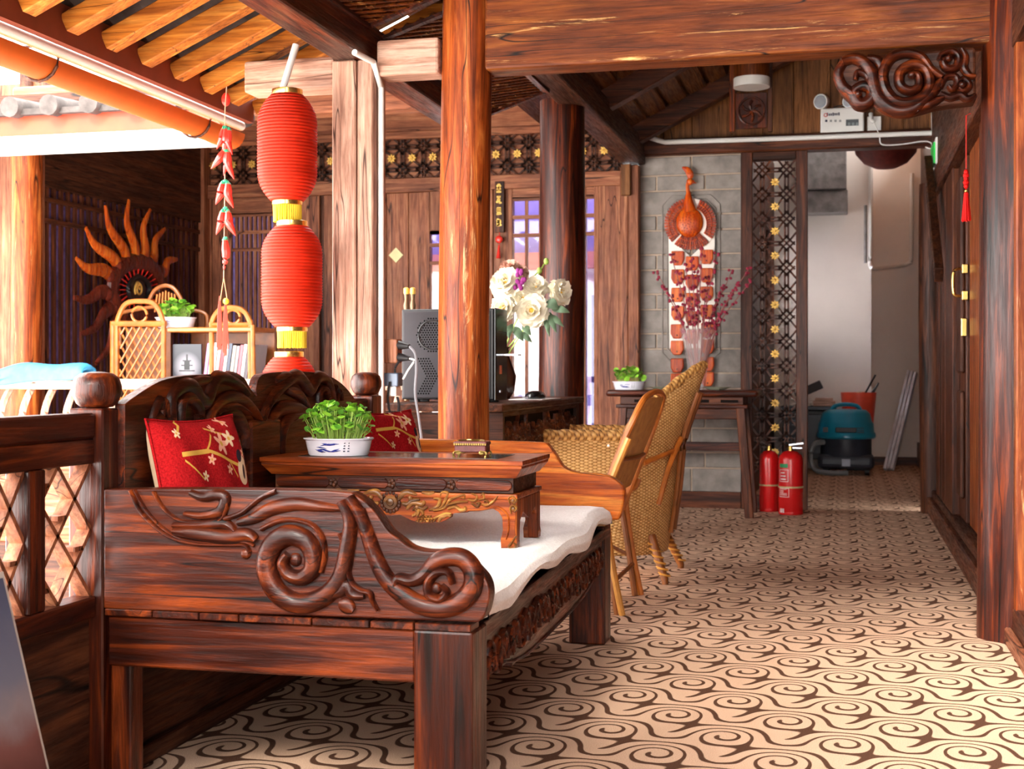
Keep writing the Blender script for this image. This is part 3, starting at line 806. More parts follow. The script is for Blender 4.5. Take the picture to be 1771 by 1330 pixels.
MB().box(TX0+.09, TX1-.09, TY0+.075, TY1-.075, TZ-.002, TZ+.001).build('inlay', plain('green_black_stone', srgb(44, 58, 54), .12, .6, var=.6, scale=40), topo)
MB().box(TX0+.035, TX1-.035, TY0+.035, TY1-.035, .662, .706).build('waist', W('dark', 'x'), kt)
ctr = (TX0+TX1)/2
for i, (a, b_) in enumerate(((-.355, -.19), (-.165, .0-.01), (.01, .165), (.19, .355))):
    pth = [(ctr+a, .69), (ctr+a+.01, .699), (ctr+b_-.01, .699), (ctr+b_, .69), (ctr+b_, .677), (ctr+b_-.01, .668), (ctr+a+.01, .668), (ctr+a, .677), (ctr+a, .69)]
    MB().prism(pth[:-1], lambda u, v, t: (u, TY0+.035-t, v), 0, .005).build('waist_panel', W('red', 'x'), kt, bevel=.002)
for s in (-.178, 0, .178):
    for k in range(5):
        a = k*PI*2/5; MB().blob((ctr+s+.008*math.cos(a), TY0+.032, .683+.008*math.sin(a)), .007, .006, .007, 7, 5).build('waist_flower', W('dark'), kt, smooth=True)
MB().box(TX0+.02, TX1-.02, TY0+.02, TY1-.02, .645, .66).build('moulding', T_X, kt, bevel=.004, seg=2)
# front apron with legs, one shaped board; back board the same
half = [(896,849),(898,864),(899,880),(899,896),(898,919),(902,939),(901,950),(874,950),(873,933),(877,917),(876,896),(870,886),(860,880),(834,884),(809,885),(783,889),(781,896),(767,903),(732,905),(714,900),(693,890),(676,892)]
hp = [(q.x-ctr, q.z) for q in (onY(a, b_, TY0+.03) for a, b_ in half)]
zf = min(z for _, z in hp)
hp = [(x, TB + (z-zf)*(.646-TB)/(.646-zf)) if z < .646 else (x, .646) for x, z in hp]
sx_ = (TX1-.022-ctr)/max(x for x, _ in hp)
hp = [(x*sx_, z) for x, z in hp]
poly = [(ctr+x, z) for x, z in hp] + [(ctr-x, z) for x, z in hp[::-1]]
for nm, y0 in (('front', TY0+.025), ('rear', TY1-.06)):
    MB().prism(poly, lambda u, v, t, y0=y0: (u, y0+t, v), 0, .035).build('apron_with_legs', T_X, kt, bevel=.005, seg=2)
yc = (TY0+TY1)/2; hy = (TY1-TY0)/2-.028
sp = [(hy, .646), (hy, TB), (hy-.035, TB), (hy-.04, .55), (hy-.045, .58), (hy-.075, .60), (.03, .585), (0, .58)]
sp = [(yc+a, z) for a, z in sp] + [(yc-a, z) for a, z in sp[::-1]]
for x0 in (TX1-.055, TX0+.022):
    MB().prism(sp, lambda u, v, t, x0=x0: (x0+t, u, v), 0, .032).build('side_apron', T_Z, kt, bevel=.005, seg=2)
YF = TY0+.025
fnT = lambda u, v, t: (u, YF-t, v)
M_GILT = wood('gilt_carving', srgb(56, 32, 12), srgb(128, 82, 36), srgb(206, 154, 76), 'x', rough=.35, crack=False)
def gilt(pts, w_, h_=.008, mir=True, mat=None, name='dragon_carving', n=6):
    p = bez([(q.x-ctr, q.z) for q in (onY(a, b_, YF) for a, b_ in pts)], n)
    for s in ((1, -1) if mir else (1,)):
        MB().relief([(ctr+s*x, z) for x, z in p], lambda t: w_*(.35+.65*math.sin(PI*min(1, .1+.85*t))), h_, fnT).build(name, mat or M_GILT, kt, smooth=True)
G = lambda l: [(600+a/4.92, 750+b_/4.92) for a, b_ in l]
for pts, w_ in (([(440,560),(470,520),(520,500),(600,520)], .02), ([(470,590),(520,600),(560,570),(620,560)], .018), ([(510,640),(560,590),(640,600),(660,570)], .018),
   ([(560,650),(600,620),(650,640),(690,620)], .012), ([(700,650),(770,620),(790,560),(740,550)], .013), ([(720,650),(800,630),(840,560),(860,510),(810,500),(800,530)], .010),
   ([(740,655),(830,630),(880,560),(930,540),(1000,520),(1000,550),(970,540)], .010), ([(780,640),(880,600),(960,580),(1030,580)], .010), ([(860,640),(920,620),(970,650),(1010,640),(1000,620)], .012),
   ([(1030,560),(1090,570),(1110,530),(1060,510)], .009), ([(1060,590),(1110,620),(1130,590),(1100,590)], .009), ([(1120,560),(1170,550),(1160,510),(1140,530)], .009),
   ([(1150,600),(1190,610),(1240,580),(1290,530)], .010), ([(1170,580),(1190,570),(1220,600)], .008), ([(560,700),(600,670),(580,640)], .012), ([(600,700),(610,660),(610,640)], .012), ([(650,690),(640,660),(620,640)], .012),
   ([(780,750),(800,710),(850,690),(890,700)], .014), ([(740,720),(790,700),(840,680),(890,680)], .01), ([(640,500),(700,510),(750,500)], .014)):
    gilt(G(pts), w_)
for k in range(16):
    a, c = k % 6, k // 6
    gilt(G([(590+a*28+c*10, 735-c*20), (604+a*28+c*10, 748-c*20), (616+a*28+c*10, 735-c*20)]), .006, .006, n=3)
for x_, z_ in ((540, 545), (600, 625), (1415, 570), (1420, 640)):
    q = onY(600+x_/4.92, 750+z_/4.92, YF)
    for s in (1, -1): MB().blob((ctr+s*(q.x-ctr), YF-.004, q.z), .007, .006, .007, 8, 5).build('dragon_carving', M_GILT, kt, smooth=True)
gilt(G([(1390,600),(1380,550),(1410,530),(1440,560),(1425,590),(1405,580)]), .007); gilt(G([(1400,680),(1390,630),(1420,610),(1445,640),(1425,665)]), .007)
gilt(G([(1440,870),(1400,930),(1380,960),(1410,980),(1440,950),(1420,930)]), .009)
gilt(G([(1030,650),(1150,645),(1280,625),(1345,665),(1375,720),(1375,830),(1355,900)]), .007, mat=T_X)
# sunflower medallion
fc = (ctr+.0, YF, onY(661, 868, YF).z)
for k in range(16):
    a = k*PI/8
    MB().blob((fc[0]+.027*math.cos(a), YF-.003, fc[2]+.027*math.sin(a)), .006, .005, .006, 7, 4).build('medallion_petal', W('dark'), kt, smooth=True)
MB().lathe([(.022, 0), (.020, .006), (.012, .006), (.010, .009), (.004, .011)], 16).build('medallion', M_GILT, kt, smooth=True, local=True)
o = D.objects[[x.name for x in D.objects if x.name.startswith('medallion') and 'petal' not in x.name][-1]]
o.rotation_euler = (PI/2, 0, 0); o.location = Vector(fc) - BASE[kt]

# ================================================================ things on the table
M_PORC = plain('white_porcelain', srgb(226, 224, 232), .15, .5, var=.03)
M_BLUE = plain('cobalt_paint', srgb(54, 62, 140), .25, .5)
M_INK = plain('ink', srgb(40, 42, 70), .4, .3)
M_LEAF = plain('bright_green_leaf', srgb(136, 190, 58), .4, .4, var=.5, scale=30)
M_LEAF2 = plain('dark_green_leaf', srgb(78, 134, 40), .45, .4, var=.4, scale=30)
M_STEM = plain('pale_green_stem', srgb(150, 178, 84), .5, .3)
def leaf_mesh(name, mat, r, cup=.25):
    b = MB(); n = 8
    b._add([(0, 0, 0)] + [(r*math.cos(2*PI*k/n), r*math.sin(2*PI*k/n)*(.92), r*cup*(1+.3*math.sin(3*2*PI*k/n))) for k in range(n)], [(0, k+1, (k+1) % n+1) for k in range(n)])
    o = b.build(name, mat, local=True, smooth='all'); COL.objects.unlink(o); return o
def herb_bowl(loc, rx, ry, hb, hf, spread, nleaf, label, rot=0, seed=1, leaf_r=.014, oval=1, print_marks=True):
    t = thing('potted_herb', label, 'potted plant', loc, rot)
    prof = [(.8, 0), (.84, .02), (.87, .1), (.92, .5), (.96, .86), (1.02, .95), (1.02, 1), (.96, 1.0), (.9, .9), (.4, .82)]
    pot = MB().lathe([(r*rx, z*hb) for r, z in prof], 32, sy=ry/rx).build('bowl', M_PORC, t, smooth=True, local=True)
    if print_marks:
        rr = random.Random(seed+50)
        for k in range(13):
            a = -PI/2-.55+.6*rr.random(); zz = hb*(.28+.45*rr.random()); r0 = rx*(.875+.09*zz/hb)
            p = Vector((r0*math.cos(a), r0*ry/rx*math.sin(a), zz)); d = Vector((-math.sin(a), math.cos(a), rr.uniform(-.4, .3))).normalized()
            MB().tube([p-d*.015, p, p+d*.015], [.0008, .0036, .0008], 5, flat=.6).build('painted_leaf', M_BLUE, pot, local=True)
        for c in range(2):
            for k in range(4):
                a = -PI/2+.3+.13*c; zz = hb*(.3+.15*k); r0 = rx*(.88+.085*zz/hb)
                p = Vector((r0*math.cos(a), r0*ry/rx*math.sin(a), zz))
                MB().bar(p-Vector((.003, -.001, 0)), p+Vector((.003, .001, 0)), .002, .0035).build('painted_character', M_INK, pot, local=True)
    rr = random.Random(seed); st = MB()
    protos = [leaf_mesh('leaf', M_LEAF, leaf_r), leaf_mesh('leaf', M_LEAF2, leaf_r*.85)]
    for k in range(nleaf):
        a = rr.uniform(0, 2*PI); q = math.sqrt(rr.random())
        bx0, by0 = rx*.7*q*math.cos(a), ry*.7*q*math.sin(a)
        px_, py_ = bx0*spread*1.25, by0*spread*1.25
        pz = hb*.9 + hf*(.2+.8*rr.random()**.7)*(1-.3*q*q)
        c = copy_to(protos[0] if rr.random() < .62 else protos[1], t, (px_, py_, pz), (rr.uniform(-.7, .7)+.3*q*math.sin(a)*-1, rr.uniform(-.7, .7)+.5*q*math.cos(a), rr.uniform(0, 6)), rr.uniform(.7, 1.3))
        st.tube([(bx0, by0, hb*.8), ((bx0+px_)/2, (by0+py_)/2, (hb*.8+pz)/2+.004), (px_, py_, pz)], .0011, 4)
    st.build('stems', M_STEM, t, local=True, kind='stuff')
    return t
q = onZ(573, 790, TZ)
herb_bowl((q.x, q.y+.06, TZ+.001), .103, .078, .052, .115, 1.15, 190, 'bright green round-leaf herb in a white bowl painted with blue bamboo on the tea table', YAW*.8, 2, .0135)
# trinket box
q = onZ(812, 791, TZ)
tb = thing('trinket_box', 'small oxblood jewellery box on gilt feet on the tea table', 'box', (q.x, q.y+.03, TZ), YAW*.2)
M_OX = plain('oxblood_leather', srgb(96, 44, 42), .4, .4, var=.25, scale=60, bmp=.2)
M_AGOLD = plain('antique_gilt', srgb(150, 124, 66), .35, .5, .8)
MB().box(-.047, .047, -.03, .03, .014, .036).build('body', M_OX, tb, bevel=.003, local=True)
ld = MB().box(-.05, .05, -.033, .033, .034, .046).build('lid', M_OX, tb, bevel=.005, seg=2, local=True)
for k in range(15): MB().cbox((-.046+.092*k/14, -.0335, .038), .0045, .002, .006).build('bead', M_AGOLD, ld, local=True)
for sx0 in (-1, 1):
    MB().tube(bez([(sx0*.04, -.01, .047), (sx0*.02, .012, .048), (0, -.008, .049)], 6), .003, 5).build('lid_ornament', M_AGOLD, ld, local=True)
    for sy0 in (-1, 1):
        MB().tube(bez([(sx0*.03, sy0*.031, .017), (sx0*.046, sy0*.032, .015), (sx0*.049, sy0*.033, .007), (sx0*.045, sy0*.033, .0), (sx0*.05, sy0*.034, .001)], 4), .0032, 6).build('foot', M_AGOLD, tb, local=True)
        MB().blob((sx0*.034, sy0*.031, .013), .009, .002, .006, 7, 4).build('foot_scroll', M_AGOLD, tb, local=True)

# ================================================================ cushions
def cushion_mat():
    m, nt, b = mat_new('red_blossom_linen', .95, .08)
    tc = node(nt, 'ShaderNodeTexCoord'); spx_ = node(nt, 'ShaderNodeSeparateXYZ'); nt.links.new(tc.outputs['Object'], spx_.inputs[0])
    U, V = Ex(spx_.outputs[1]), Ex(spx_.outputs[2])
    M = Ex.m
    n = noise(nt, coords(nt, False), 220, 2)
    c = ramp(nt, n, [(.3, srgb(126, 12, 16)), (.7, srgb(172, 26, 30))])
    gold, pink, cream = srgb(206, 160, 72), srgb(232, 168, 140), srgb(226, 196, 160)
    def curve(f, u0, u1, w0):
        d = M('ABSOLUTE', V - f); inb = M('GREATER_THAN', U, u0)*M('LESS_THAN', U, u1)
        return M('LESS_THAN', d, w0)*inb
    br = curve(.288 + U*.02, -.135, -.028, .006)
    br = M('MAXIMUM', br, curve(.288 - (U+.03)*.34, -.03, .11, .0045)); br = M('MAXIMUM', br, curve(.29 + (U+.035)*1.05, -.035, .004, .004))
    br = M('MAXIMUM', br, curve(.27 - (U+.13)*.9, -.13, -.07, .003)); br = M('MAXIMUM', br, curve(.255 - (U-.06)*1.4, .055, .09, .003))
    br = M('MAXIMUM', br, curve(.345 - (U+.0)*.25, -.01, .1, .003)); br = M('MAXIMUM', br, curve(.36 + (U+.1)*.7, -.14, -.08, .004))
    c = mixc(nt, br, c, gold)
    for (fu, fv, R, col) in ((.04, .304, .032, pink), (.082, .316, .024, cream), (-.024, .265, .015, pink), (.05, .235, .016, pink), (.132, .274, .015, pink), (.1, .364, .017, pink), (.15, .30, .016, cream), (.03, .345, .014, pink), (-.06, .225, .015, cream), (-.13, .34, .014, cream), (.155, .23, .014, pink)):
        du, dv = U-fu, V-fv
        r = M('SQRT', du*du + dv*dv); th = M('ARCTAN2', dv, du)
        pet = R*(.72 + .28*M('COSINE', th*5))
        c = mixc(nt, M('LESS_THAN', r, pet), c, col)
        c = mixc(nt, M('LESS_THAN', r, R*.22), c, gold)
    du, dv = (U-.12)/.024, (V-.228)/.038
    c = mixc(nt, M('LESS_THAN', du*du+dv*dv, 1), c, cream)
    du, dv = (U-.108)/.011, (V-.268)/.017
    c = mixc(nt, M('LESS_THAN', du*du+dv*dv, 1), c, srgb(48, 36, 44))
    du, dv = (U-.122)/.006, (V-.225)/.02
    c = mixc(nt, M('LESS_THAN', du*du+dv*dv, 1), c, srgb(70, 44, 44))
    nt.links.new(c, b.inputs['Base Color']); bump(nt, b, n, .5, .002)
    return m
M_CUSH = cushion_mat(); M_CUSHB = plain('beige_piping', srgb(196, 168, 140), .9, .1)
def cushion(loc, rot, size, label, sc_=1):
    t = thing('cushion', label, 'cushion', loc, 0, 'red blossom cushions on the daybed'); t.rotation_euler = rot
    def fn(side):
        def f(u, v):
            a, b_ = u*2-1, v*2-1
            e = max(0, 1-a**4)**.6*max(0, 1-b_**4)**.6
            pin = 1-.07*(1-a*a)*(1 if abs(b_) > .6 else abs(b_)) ; pin2 = 1-.07*(1-b_*b_)
            th = size*.15*e + .004*math.sin(9*a+3*b_)*e
            return (side*th, a*size/2*pin2, size/2 + b_*size/2*pin)
        return f
    MB().grid(25, 25, fn(1)).build('front', M_CUSH, t, smooth='all', local=True)
    MB().grid(25, 25, fn(-1)).build('back', M_CUSHB, t, smooth='all', local=True)
    pts = [fn(1)(i/12, 0) for i in range(12)] + [fn(1)(1, i/12) for i in range(12)] + [fn(1)(1-i/12, 1) for i in range(12)] + [fn(1)(0, 1-i/12) for i in range(12)]
    MB().tube(pts, .004, 6, closed=True).build('piping', M_CUSH, t, local=True, smooth=True)
    return t
cushion((-1.555, 3.185, .51), (.0, -.2, -.12), .385, 'red cushion with pink plum blossoms leaning on the near half of the carved back')
cushion((-1.56, 4.7, .51), (.0, -.22, -.25), .36, 'red cushion with blossoms half hidden behind the herb bowl')

# ================================================================ gallery rail beside the daybed
rl = thing('gallery_balustrade', 'dark wooden gallery balustrade with knob-topped posts and diamond lattice behind the daybed', 'balustrade', (-1.755, 2.9, 0))
KN = [(.02, 0), (.036, .003), (.046, .012), (.056, .035), (.056, .055), (.05, .075), (.036, .086), (.01, .09)]
for y in (.6, 2.95, 4.85):
    ps = MB().box(-1.80, -1.709, y-.05, y+.05, 0, .915).build('post', W('red', 'z'), rl, bevel=.004)
    MB().lathe([(r*1.05, z*.98+.915) for r, z in KN], 20, (-1.754, y, 0)).build('knob', W('red', 'z'), ps, smooth=True)
XL = -1.757
for y0, y1 in ((.65, 2.9), (3.0, 4.8)):
    MB().box(XL-.03, XL+.03, y0, y1, .845, .905).build('top_rail', W('red', 'y'), rl, bevel=.006)
    MB().box(XL-.026, XL+.026, y0, y1, .785, .844).build('under_rail', W('red', 'y'), rl, bevel=.003)
    MB().box(XL-.03, XL+.03, y0, y1, .42, .47).build('mid_rail', W('red', 'y'), rl, bevel=.004)
    MB().box(XL-.012, XL+.012, y0, y1, .05, .42).build('lower_panel', W('dark', 'y'), rl)
    MB().box(XL-.03, XL+.03, y0, y1, 0, .05).build('bottom_rail', W('dark', 'y'), rl, bevel=.004)
bal = [2.66, 2.44, 2.22, 2.0]
for y in bal: MB().box(XL-.03, XL+.03, y-.032, y+.032, .47, .785).build('baluster', W('red', 'z'), rl, bevel=.003)
M_LAT = W('wall', 'z')
for a, b_ in ((2.69, 2.9), (2.47, 2.63), (2.25, 2.41)):
    n = 3; cw = (b_-a)/n; ch = .079
    for i in range(n):
        for j in range(4):
            y0, z0 = a+cw*i, .47+ch*j
            s = 1 if (i+j) % 2 else -1
            MB().bar((XL, y0, z0 if s > 0 else z0+ch), (XL, y0+cw, z0+ch if s > 0 else z0), .011, .034, up=(1, 0, 0)).build('lattice_bar', M_LAT, rl)
            if (i+j) % 3 == 0: MB().bar((XL, y0, z0+ch/2), (XL, y0+cw*.5, z0+ch/2), .011, .034, up=(1, 0, 0)).build('lattice_bar', M_LAT, rl)
for a, b_ in ((3.05, 4.75),):
    n = int((b_-a)/.11); cw = (b_-a)/n
    for i in range(n):
        for j in range(3):
            s = 1 if (i+j) % 2 else -1; z0 = .47+.105*j; y0 = a+cw*i
            MB().bar((XL, y0, z0 if s > 0 else z0+.105), (XL, y0+cw, z0+.105 if s > 0 else z0), .012, .034, up=(1, 0, 0)).build('lattice_bar', M_LAT, rl)
# framed print leaning on the rail
fp = thing('leaning_picture', 'framed print leaning on the balustrade below the diamond lattice', 'picture', (-1.5, 1.95, 0))
A, Bv = Vector((-1.445, 0, .005)), Vector((-1.605, 0, .61))
def prm():
    m, nt, b = mat_new('print_of_a_landscape', .3, .4)
    tc = node(nt, 'ShaderNodeTexCoord'); s_ = node(nt, 'ShaderNodeSeparateXYZ'); nt.links.new(tc.outputs['Object'], s_.inputs[0])
    nn = noise(nt, coords(nt, False), 14, 5)
    h = Ex(s_.outputs[2]) + (Ex(nn)-.5)*.08
    nt.links.new(ramp(nt, h, [(.05, srgb(196, 158, 112)), (.2, srgb(60, 30, 30)), (.3, srgb(110, 70, 66)), (.36, srgb(130, 118, 122)), (.42, srgb(104, 106, 122)), (.6, srgb(70, 78, 104))]), b.inputs['Base Color'])
    return m
d_ = (Bv-A).normalized(); nrm_ = Vector((d_.z, 0, -d_.x))
for nm, mt, o0, o1, in_ in (('print', prm(), 0, .008, .012), ('frame', plain('pale_frame', srgb(186, 178, 170), .4, .4), -.008, .004, 0)):
    b = MB(); a, c = A+d_*in_, Bv-d_*in_
    v = [a, c]; y0, y1 = 1.55+in_, 2.35-in_
    b._add([a+nrm_*o0+Vector((0, y0, 0)), c+nrm_*o0+Vector((0, y0, 0)), c+nrm_*o0+Vector((0, y1, 0)), a+nrm_*o0+Vector((0, y1, 0)),
            a+nrm_*o1+Vector((0, y0, 0)), c+nrm_*o1+Vector((0, y0, 0)), c+nrm_*o1+Vector((0, y1, 0)), a+nrm_*o1+Vector((0, y1, 0))],
           [(0, 1, 2, 3), (7, 6, 5, 4), (0, 4, 5, 1), (1, 5, 6, 2), (2, 6, 7, 3), (3, 7, 4, 0)])
    b.build(nm, mt, fp)
# ================================================================ rattan and wicker
def cane_mat(name, c0, c1, c2, fu=90, fv=120, ax=('x', 'z'), rough=.5):
    m, nt, b = mat_new(name, rough, .35)
    tc = node(nt, 'ShaderNodeTexCoord'); s_ = node(nt, 'ShaderNodeSeparateXYZ'); nt.links.new(tc.outputs['Object'], s_.inputs[0])
    g = {'x': Ex(s_.outputs[0]), 'y': Ex(s_.outputs[1]), 'z': Ex(s_.outputs[2])}
    U = g[ax[0]] if len(ax[0]) == 1 else g['x']+g['y']
    V = g[ax[1]]
    a = Ex.m('SINE', U*fu); v = Ex.m('SINE', V*fv + Ex.m('SIGN', a)*(PI/2))
    h = v*.5 + a*a*.35
    n = noise(nt, coords(nt, False), 30, 3)
    c = ramp(nt, h*.5 + .35 + (Ex(n)-.5)*.5, [(.1, c0), (.45, c1), (.85, c2)])
    nt.links.new(c, b.inputs['Base Color']); bump(nt, b, h, .9, .005)
    return m
RAT = plain('honey_rattan', srgb(176, 98, 34), .35, .5, var=.3, scale=14)
RATD = plain('dark_rattan', srgb(132, 74, 30), .4, .45, var=.3, scale=14)
RATL = plain('pale_bamboo', srgb(206, 142, 62), .35, .5, var=.2, scale=14)
CANE = cane_mat('woven_cane', srgb(110, 58, 22), srgb(206, 142, 72), srgb(244, 196, 124), 500, 330, ('y', 'z'))
WICK = cane_mat('wicker_weave', srgb(150, 100, 48), srgb(212, 160, 92), srgb(240, 204, 144), 150, 420, ('xy', 'z'))
WROPE = cane_mat('wicker_rope', srgb(104, 62, 24), srgb(190, 134, 66), srgb(228, 182, 112), 160, 160, ('xy', 'z'))

# cane chair, back to the right wall, seat towards the desk
cc = thing('cane_chair', 'honey rattan dining chair with a woven cane back past the daybed arm', 'chair', (-1.12, 5.82, 0))
def T(b, pts, r, n=8, name='pole', mat=RAT, par=None, k=5): return b.tube(bez(pts, k), r, n).build(name, mat, par or cc, smooth=True)
YN, YFa = 5.57, 6.06
def backpt(y, s): return Vector((-.995+.185*s+.09*(y-YN), y, .44+.47*s))
arc = [backpt(YN, -.12), backpt(YN, .3), backpt(YN+.01, .7), backpt(YN+.05, .93), backpt(YN+.13, 1.0), backpt(5.815, 1.02), backpt(YFa-.13, 1.0), backpt(YFa-.05, .93), backpt(YFa-.01, .7), backpt(YFa, .3), backpt(YFa, -.12)]
T(MB(), arc, .013, 8, 'back_hoop')
T(MB(), [p + Vector((-.014, 0, -.008)) for p in arc[1:-1]], .006, 8, 'back_inner_hoop', RATD)
def cb(u, v):
    y = YN+.02 + (YFa-YN-.04)*u; top = 1.0-.9*max(0, abs(u-.5)*2-.6)**2*1.6
    p = backpt(y, .12+(top-.15)*v); return p + Vector((.03*(1-(2*u-1)**2)*.5, 0, 0))
MB().grid(17, 17, cb).build('cane_panel', CANE, cc, smooth='all')
for s in (.42,): T(MB(), [backpt(YN, s), backpt(5.815, s)+Vector((.03, 0, 0)), backpt(YFa, s)], .009, 7, 'back_rail', RATD)
for y in (YN, YFa):
    oy = -.02 if y == YN else .02
    T(MB(), [backpt(y, .62 if y == YN else .18)+Vector((.018, oy, 0)), backpt(y, .2 if y == YN else .1)+Vector((.016, oy, 0)), (-.96, y+oy, .44), (-.93, y+oy, .2), (-.89, y+oy, 0)], .014, 8, 'leg', RATL if y == YN else RAT)
    T(MB(), [(-.985, y, .44), (-.95, y, .25), (-.915, y, 0)], .014, 8, 'leg', RATD)
    T(MB(), [(-1.38, y+oy*.5, .44), (-1.4, y+oy, .2), (-1.41, y+oy*1.5, 0)], .015, 8, 'leg', RAT)
    T(MB(), [(-1.38, y, .40), (-1.15, y, .28), (-.94, y, .18)], .009, 7, 'brace', RATD)
    T(MB(), [(-.97, y, .40), (-1.18, y, .28), (-1.39, y, .16)], .009, 7, 'brace', RATD)
T(MB(), [(-.925, YN, .14), (-.925, YFa, .14)], .010, 7, 'stretcher', RATD)
T(MB(), [(-1.4, YN, .16), (-1.4, YFa, .16)], .010, 7, 'stretcher', RATD)
MB().box(-1.41, -.97, YN-.01, YFa+.01, .435, .462).build('seat', CANE, cc, bevel=.012, seg=3)
for x in (-1.42, -.965): T(MB(), [(x, YN-.01, .45), (x, YFa+.01, .45)], .014, 8, 'seat_rim')
for y in (YN-.015, YFa+.015): T(MB(), [(-1.42, y, .45), (-.965, y, .45)], .014, 8, 'seat_rim')
MB().blob((-.945, YN-.034, .70), .006, .006, .006, 8, 5).build('screw_cap', M_WHITE, cc)

# wicker armchair with a tall pointed back
wc = thing('wicker_armchair', 'tall wicker armchair with a pointed hood back and rolled arms facing the desk', 'armchair', (-1.08, 6.7, 0))
CXw, CYw, RXw, RYw = -1.06, 6.7, .22, .32
def wpl(a):        # plan of the shell: from one arm front round the back to the other
    s = a*2-1      # -1..1 ; back at 0
    if abs(s) < .5:
        th = s/.5*PI/2; return CXw+.02+RXw*math.cos(th), CYw+RYw*math.sin(th)
    e = (abs(s)-.5)/.5
    return CXw+.02-.36*e, CYw+math.copysign(RYw, s)
def wtop(a):
    s = abs(a*2-1)
    return .70 + .34*max(0, 1-(s/.46)**1.6)**.9 if s < .46 else .70
def wlean(z): return max(0, z-.6)*.34
def shell(a, t):
    x, y = wpl(a); zt = wtop(a); z = .13 + (zt-.13)*t
    k = 1 - .2*max(0, .42-z)/.3
    x = CXw+(x-CXw)*k + wlean(z)*max(0, 1-abs(a*2-1)*1.6); y = CYw+(y-CYw)*k
    nar = 1-.55*max(0, (z-.72)/.32); 
    if z > .72: y = CYw+(y-CYw)*nar
    return (x, y, z)
sh = MB().grid(61, 30, shell).build('shell', WICK, wc, smooth='all')
m_ = sh.modifiers.new('thick', 'SOLIDIFY'); m_.thickness = .018; m_.offset = 1
rimp = [shell(i/60, 1) for i in range(61)]
rr_ = [.030 if abs(i/30-1) > .46 else .020+.01*abs(i/30-1)/.46 for i in range(61)]
MB().tube(rimp, [r*(1+.12*math.sin(i*1.9)) for i, r in enumerate(rr_)], 10).build('rolled_rim', WROPE, wc, smooth=True)
# second layer of the back: braced spine seen from outside
for dy in (-.07, .07):
    p = [Vector(shell(.5, t))+Vector((.028, dy, 0)) for t in (.1, .35, .6, .85)]
    MB().tube(bez(p, 4), .012, 8).build('back_pole', RATD, wc, smooth=True)
MB().tube(bez([Vector(shell(.38, .3))+Vector((.02, -.01, 0)), Vector(shell(.42, .5))+Vector((.03, -.02, 0)), Vector(shell(.46, .62))+Vector((.03, 0, 0))], 4), .014, 8).build('back_brace', RAT, wc, smooth=True)
MB().tube(bez([Vector(shell(.33, .62))+Vector((.01, -.02, 0)), Vector(shell(.40, .58))+Vector((.025, -.02, 0)), Vector(shell(.46, .56))+Vector((.03, 0, 0))], 4), .013, 8).build('back_brace', RAT, wc, smooth=True)
MB().lathe([(.24, 0), (.25, .02), (.24, .04)], 28, (CXw-.06, CYw, .38), 1.0, 1.15).build('seat', WICK, wc, smooth=True)
for (fx, fy, tx, ty) in ((-.825, 6.42, -.90, 6.49), (-.815, 6.97, -.9, 6.91), (-1.40, 6.40, -1.34, 6.44), (-1.40, 6.99, -1.34, 6.95)):
    lg = MB().tube([(tx, ty, .22), (fx, fy, .02), (fx, fy, 0)], [.022, .018, .017], 10).build('leg', RATD, wc, smooth=True)
    hel = [Vector((tx, ty, .2)).lerp(Vector((fx, fy, .04)), i/48)+Vector((.023*math.cos(i*PI/4), .023*math.sin(i*PI/4), 0)) for i in range(49)]
    MB().tube(hel, .0055, 5).build('wrapping', RATL, lg, smooth=True)

# ================================================================ desk with computer
DZ = .865
dk = thing('carved_desk', 'dark desk with an openwork carved apron behind the round column', 'desk', (-1.72, 6.66, 0))
MB().box(-2.02, -1.44, 5.72, 7.62, DZ-.035, DZ).build('desktop', W('dark', 'y'), dk, bevel=.006)
for y in (5.8, 7.54):
    for x in (-1.98, -1.49): MB().box(x-.03, x+.03, y-.03, y+.03, 0, DZ-.035).build('leg', W('dark', 'z'), dk, bevel=.004)
MB().box(-1.485, -1.465, 5.8, 7.54, DZ-.06, DZ-.035).build('apron_rail', W('dark', 'y'), dk)
MB().box(-1.485, -1.465, 5.8, 7.54, DZ-.27, DZ-.25).build('apron_rail', W('dark', 'y'), dk)
MB().box(-1.49, -1.482, 5.8, 7.54, DZ-.25, DZ-.06).build('apron_board', M_DARKVOID, dk)
rr = random.Random(12); fnD = lambda u, v, t: (-1.48+t, u, v)
for i in range(34):
    y = 5.86 + 1.62*i/33; z = DZ-.155+rr.uniform(-.03, .03)
    MB().relief(spiral(y, z, .006, .035+.02*rr.random(), rr.uniform(0, 6), rr.choice((-1, 1))*1.2, 18)+[(y+rr.uniform(-.06, .06), z+rr.choice((-.08, .08)))], .014, .016, fnD).build('apron_scroll', W('door', 'y'), dk, smooth=True)
for k in range(3):
    MB().box(-1.478, -1.464, 6.82, 6.92, DZ-.22+k*.05, DZ-.205+k*.05).build('apron_bar', W('door', 'y'), dk)
MB().box(-2.01, -1.45, 5.76, 5.78, DZ-.16, DZ-.04).build('end_board', W('dark', 'x'), dk)

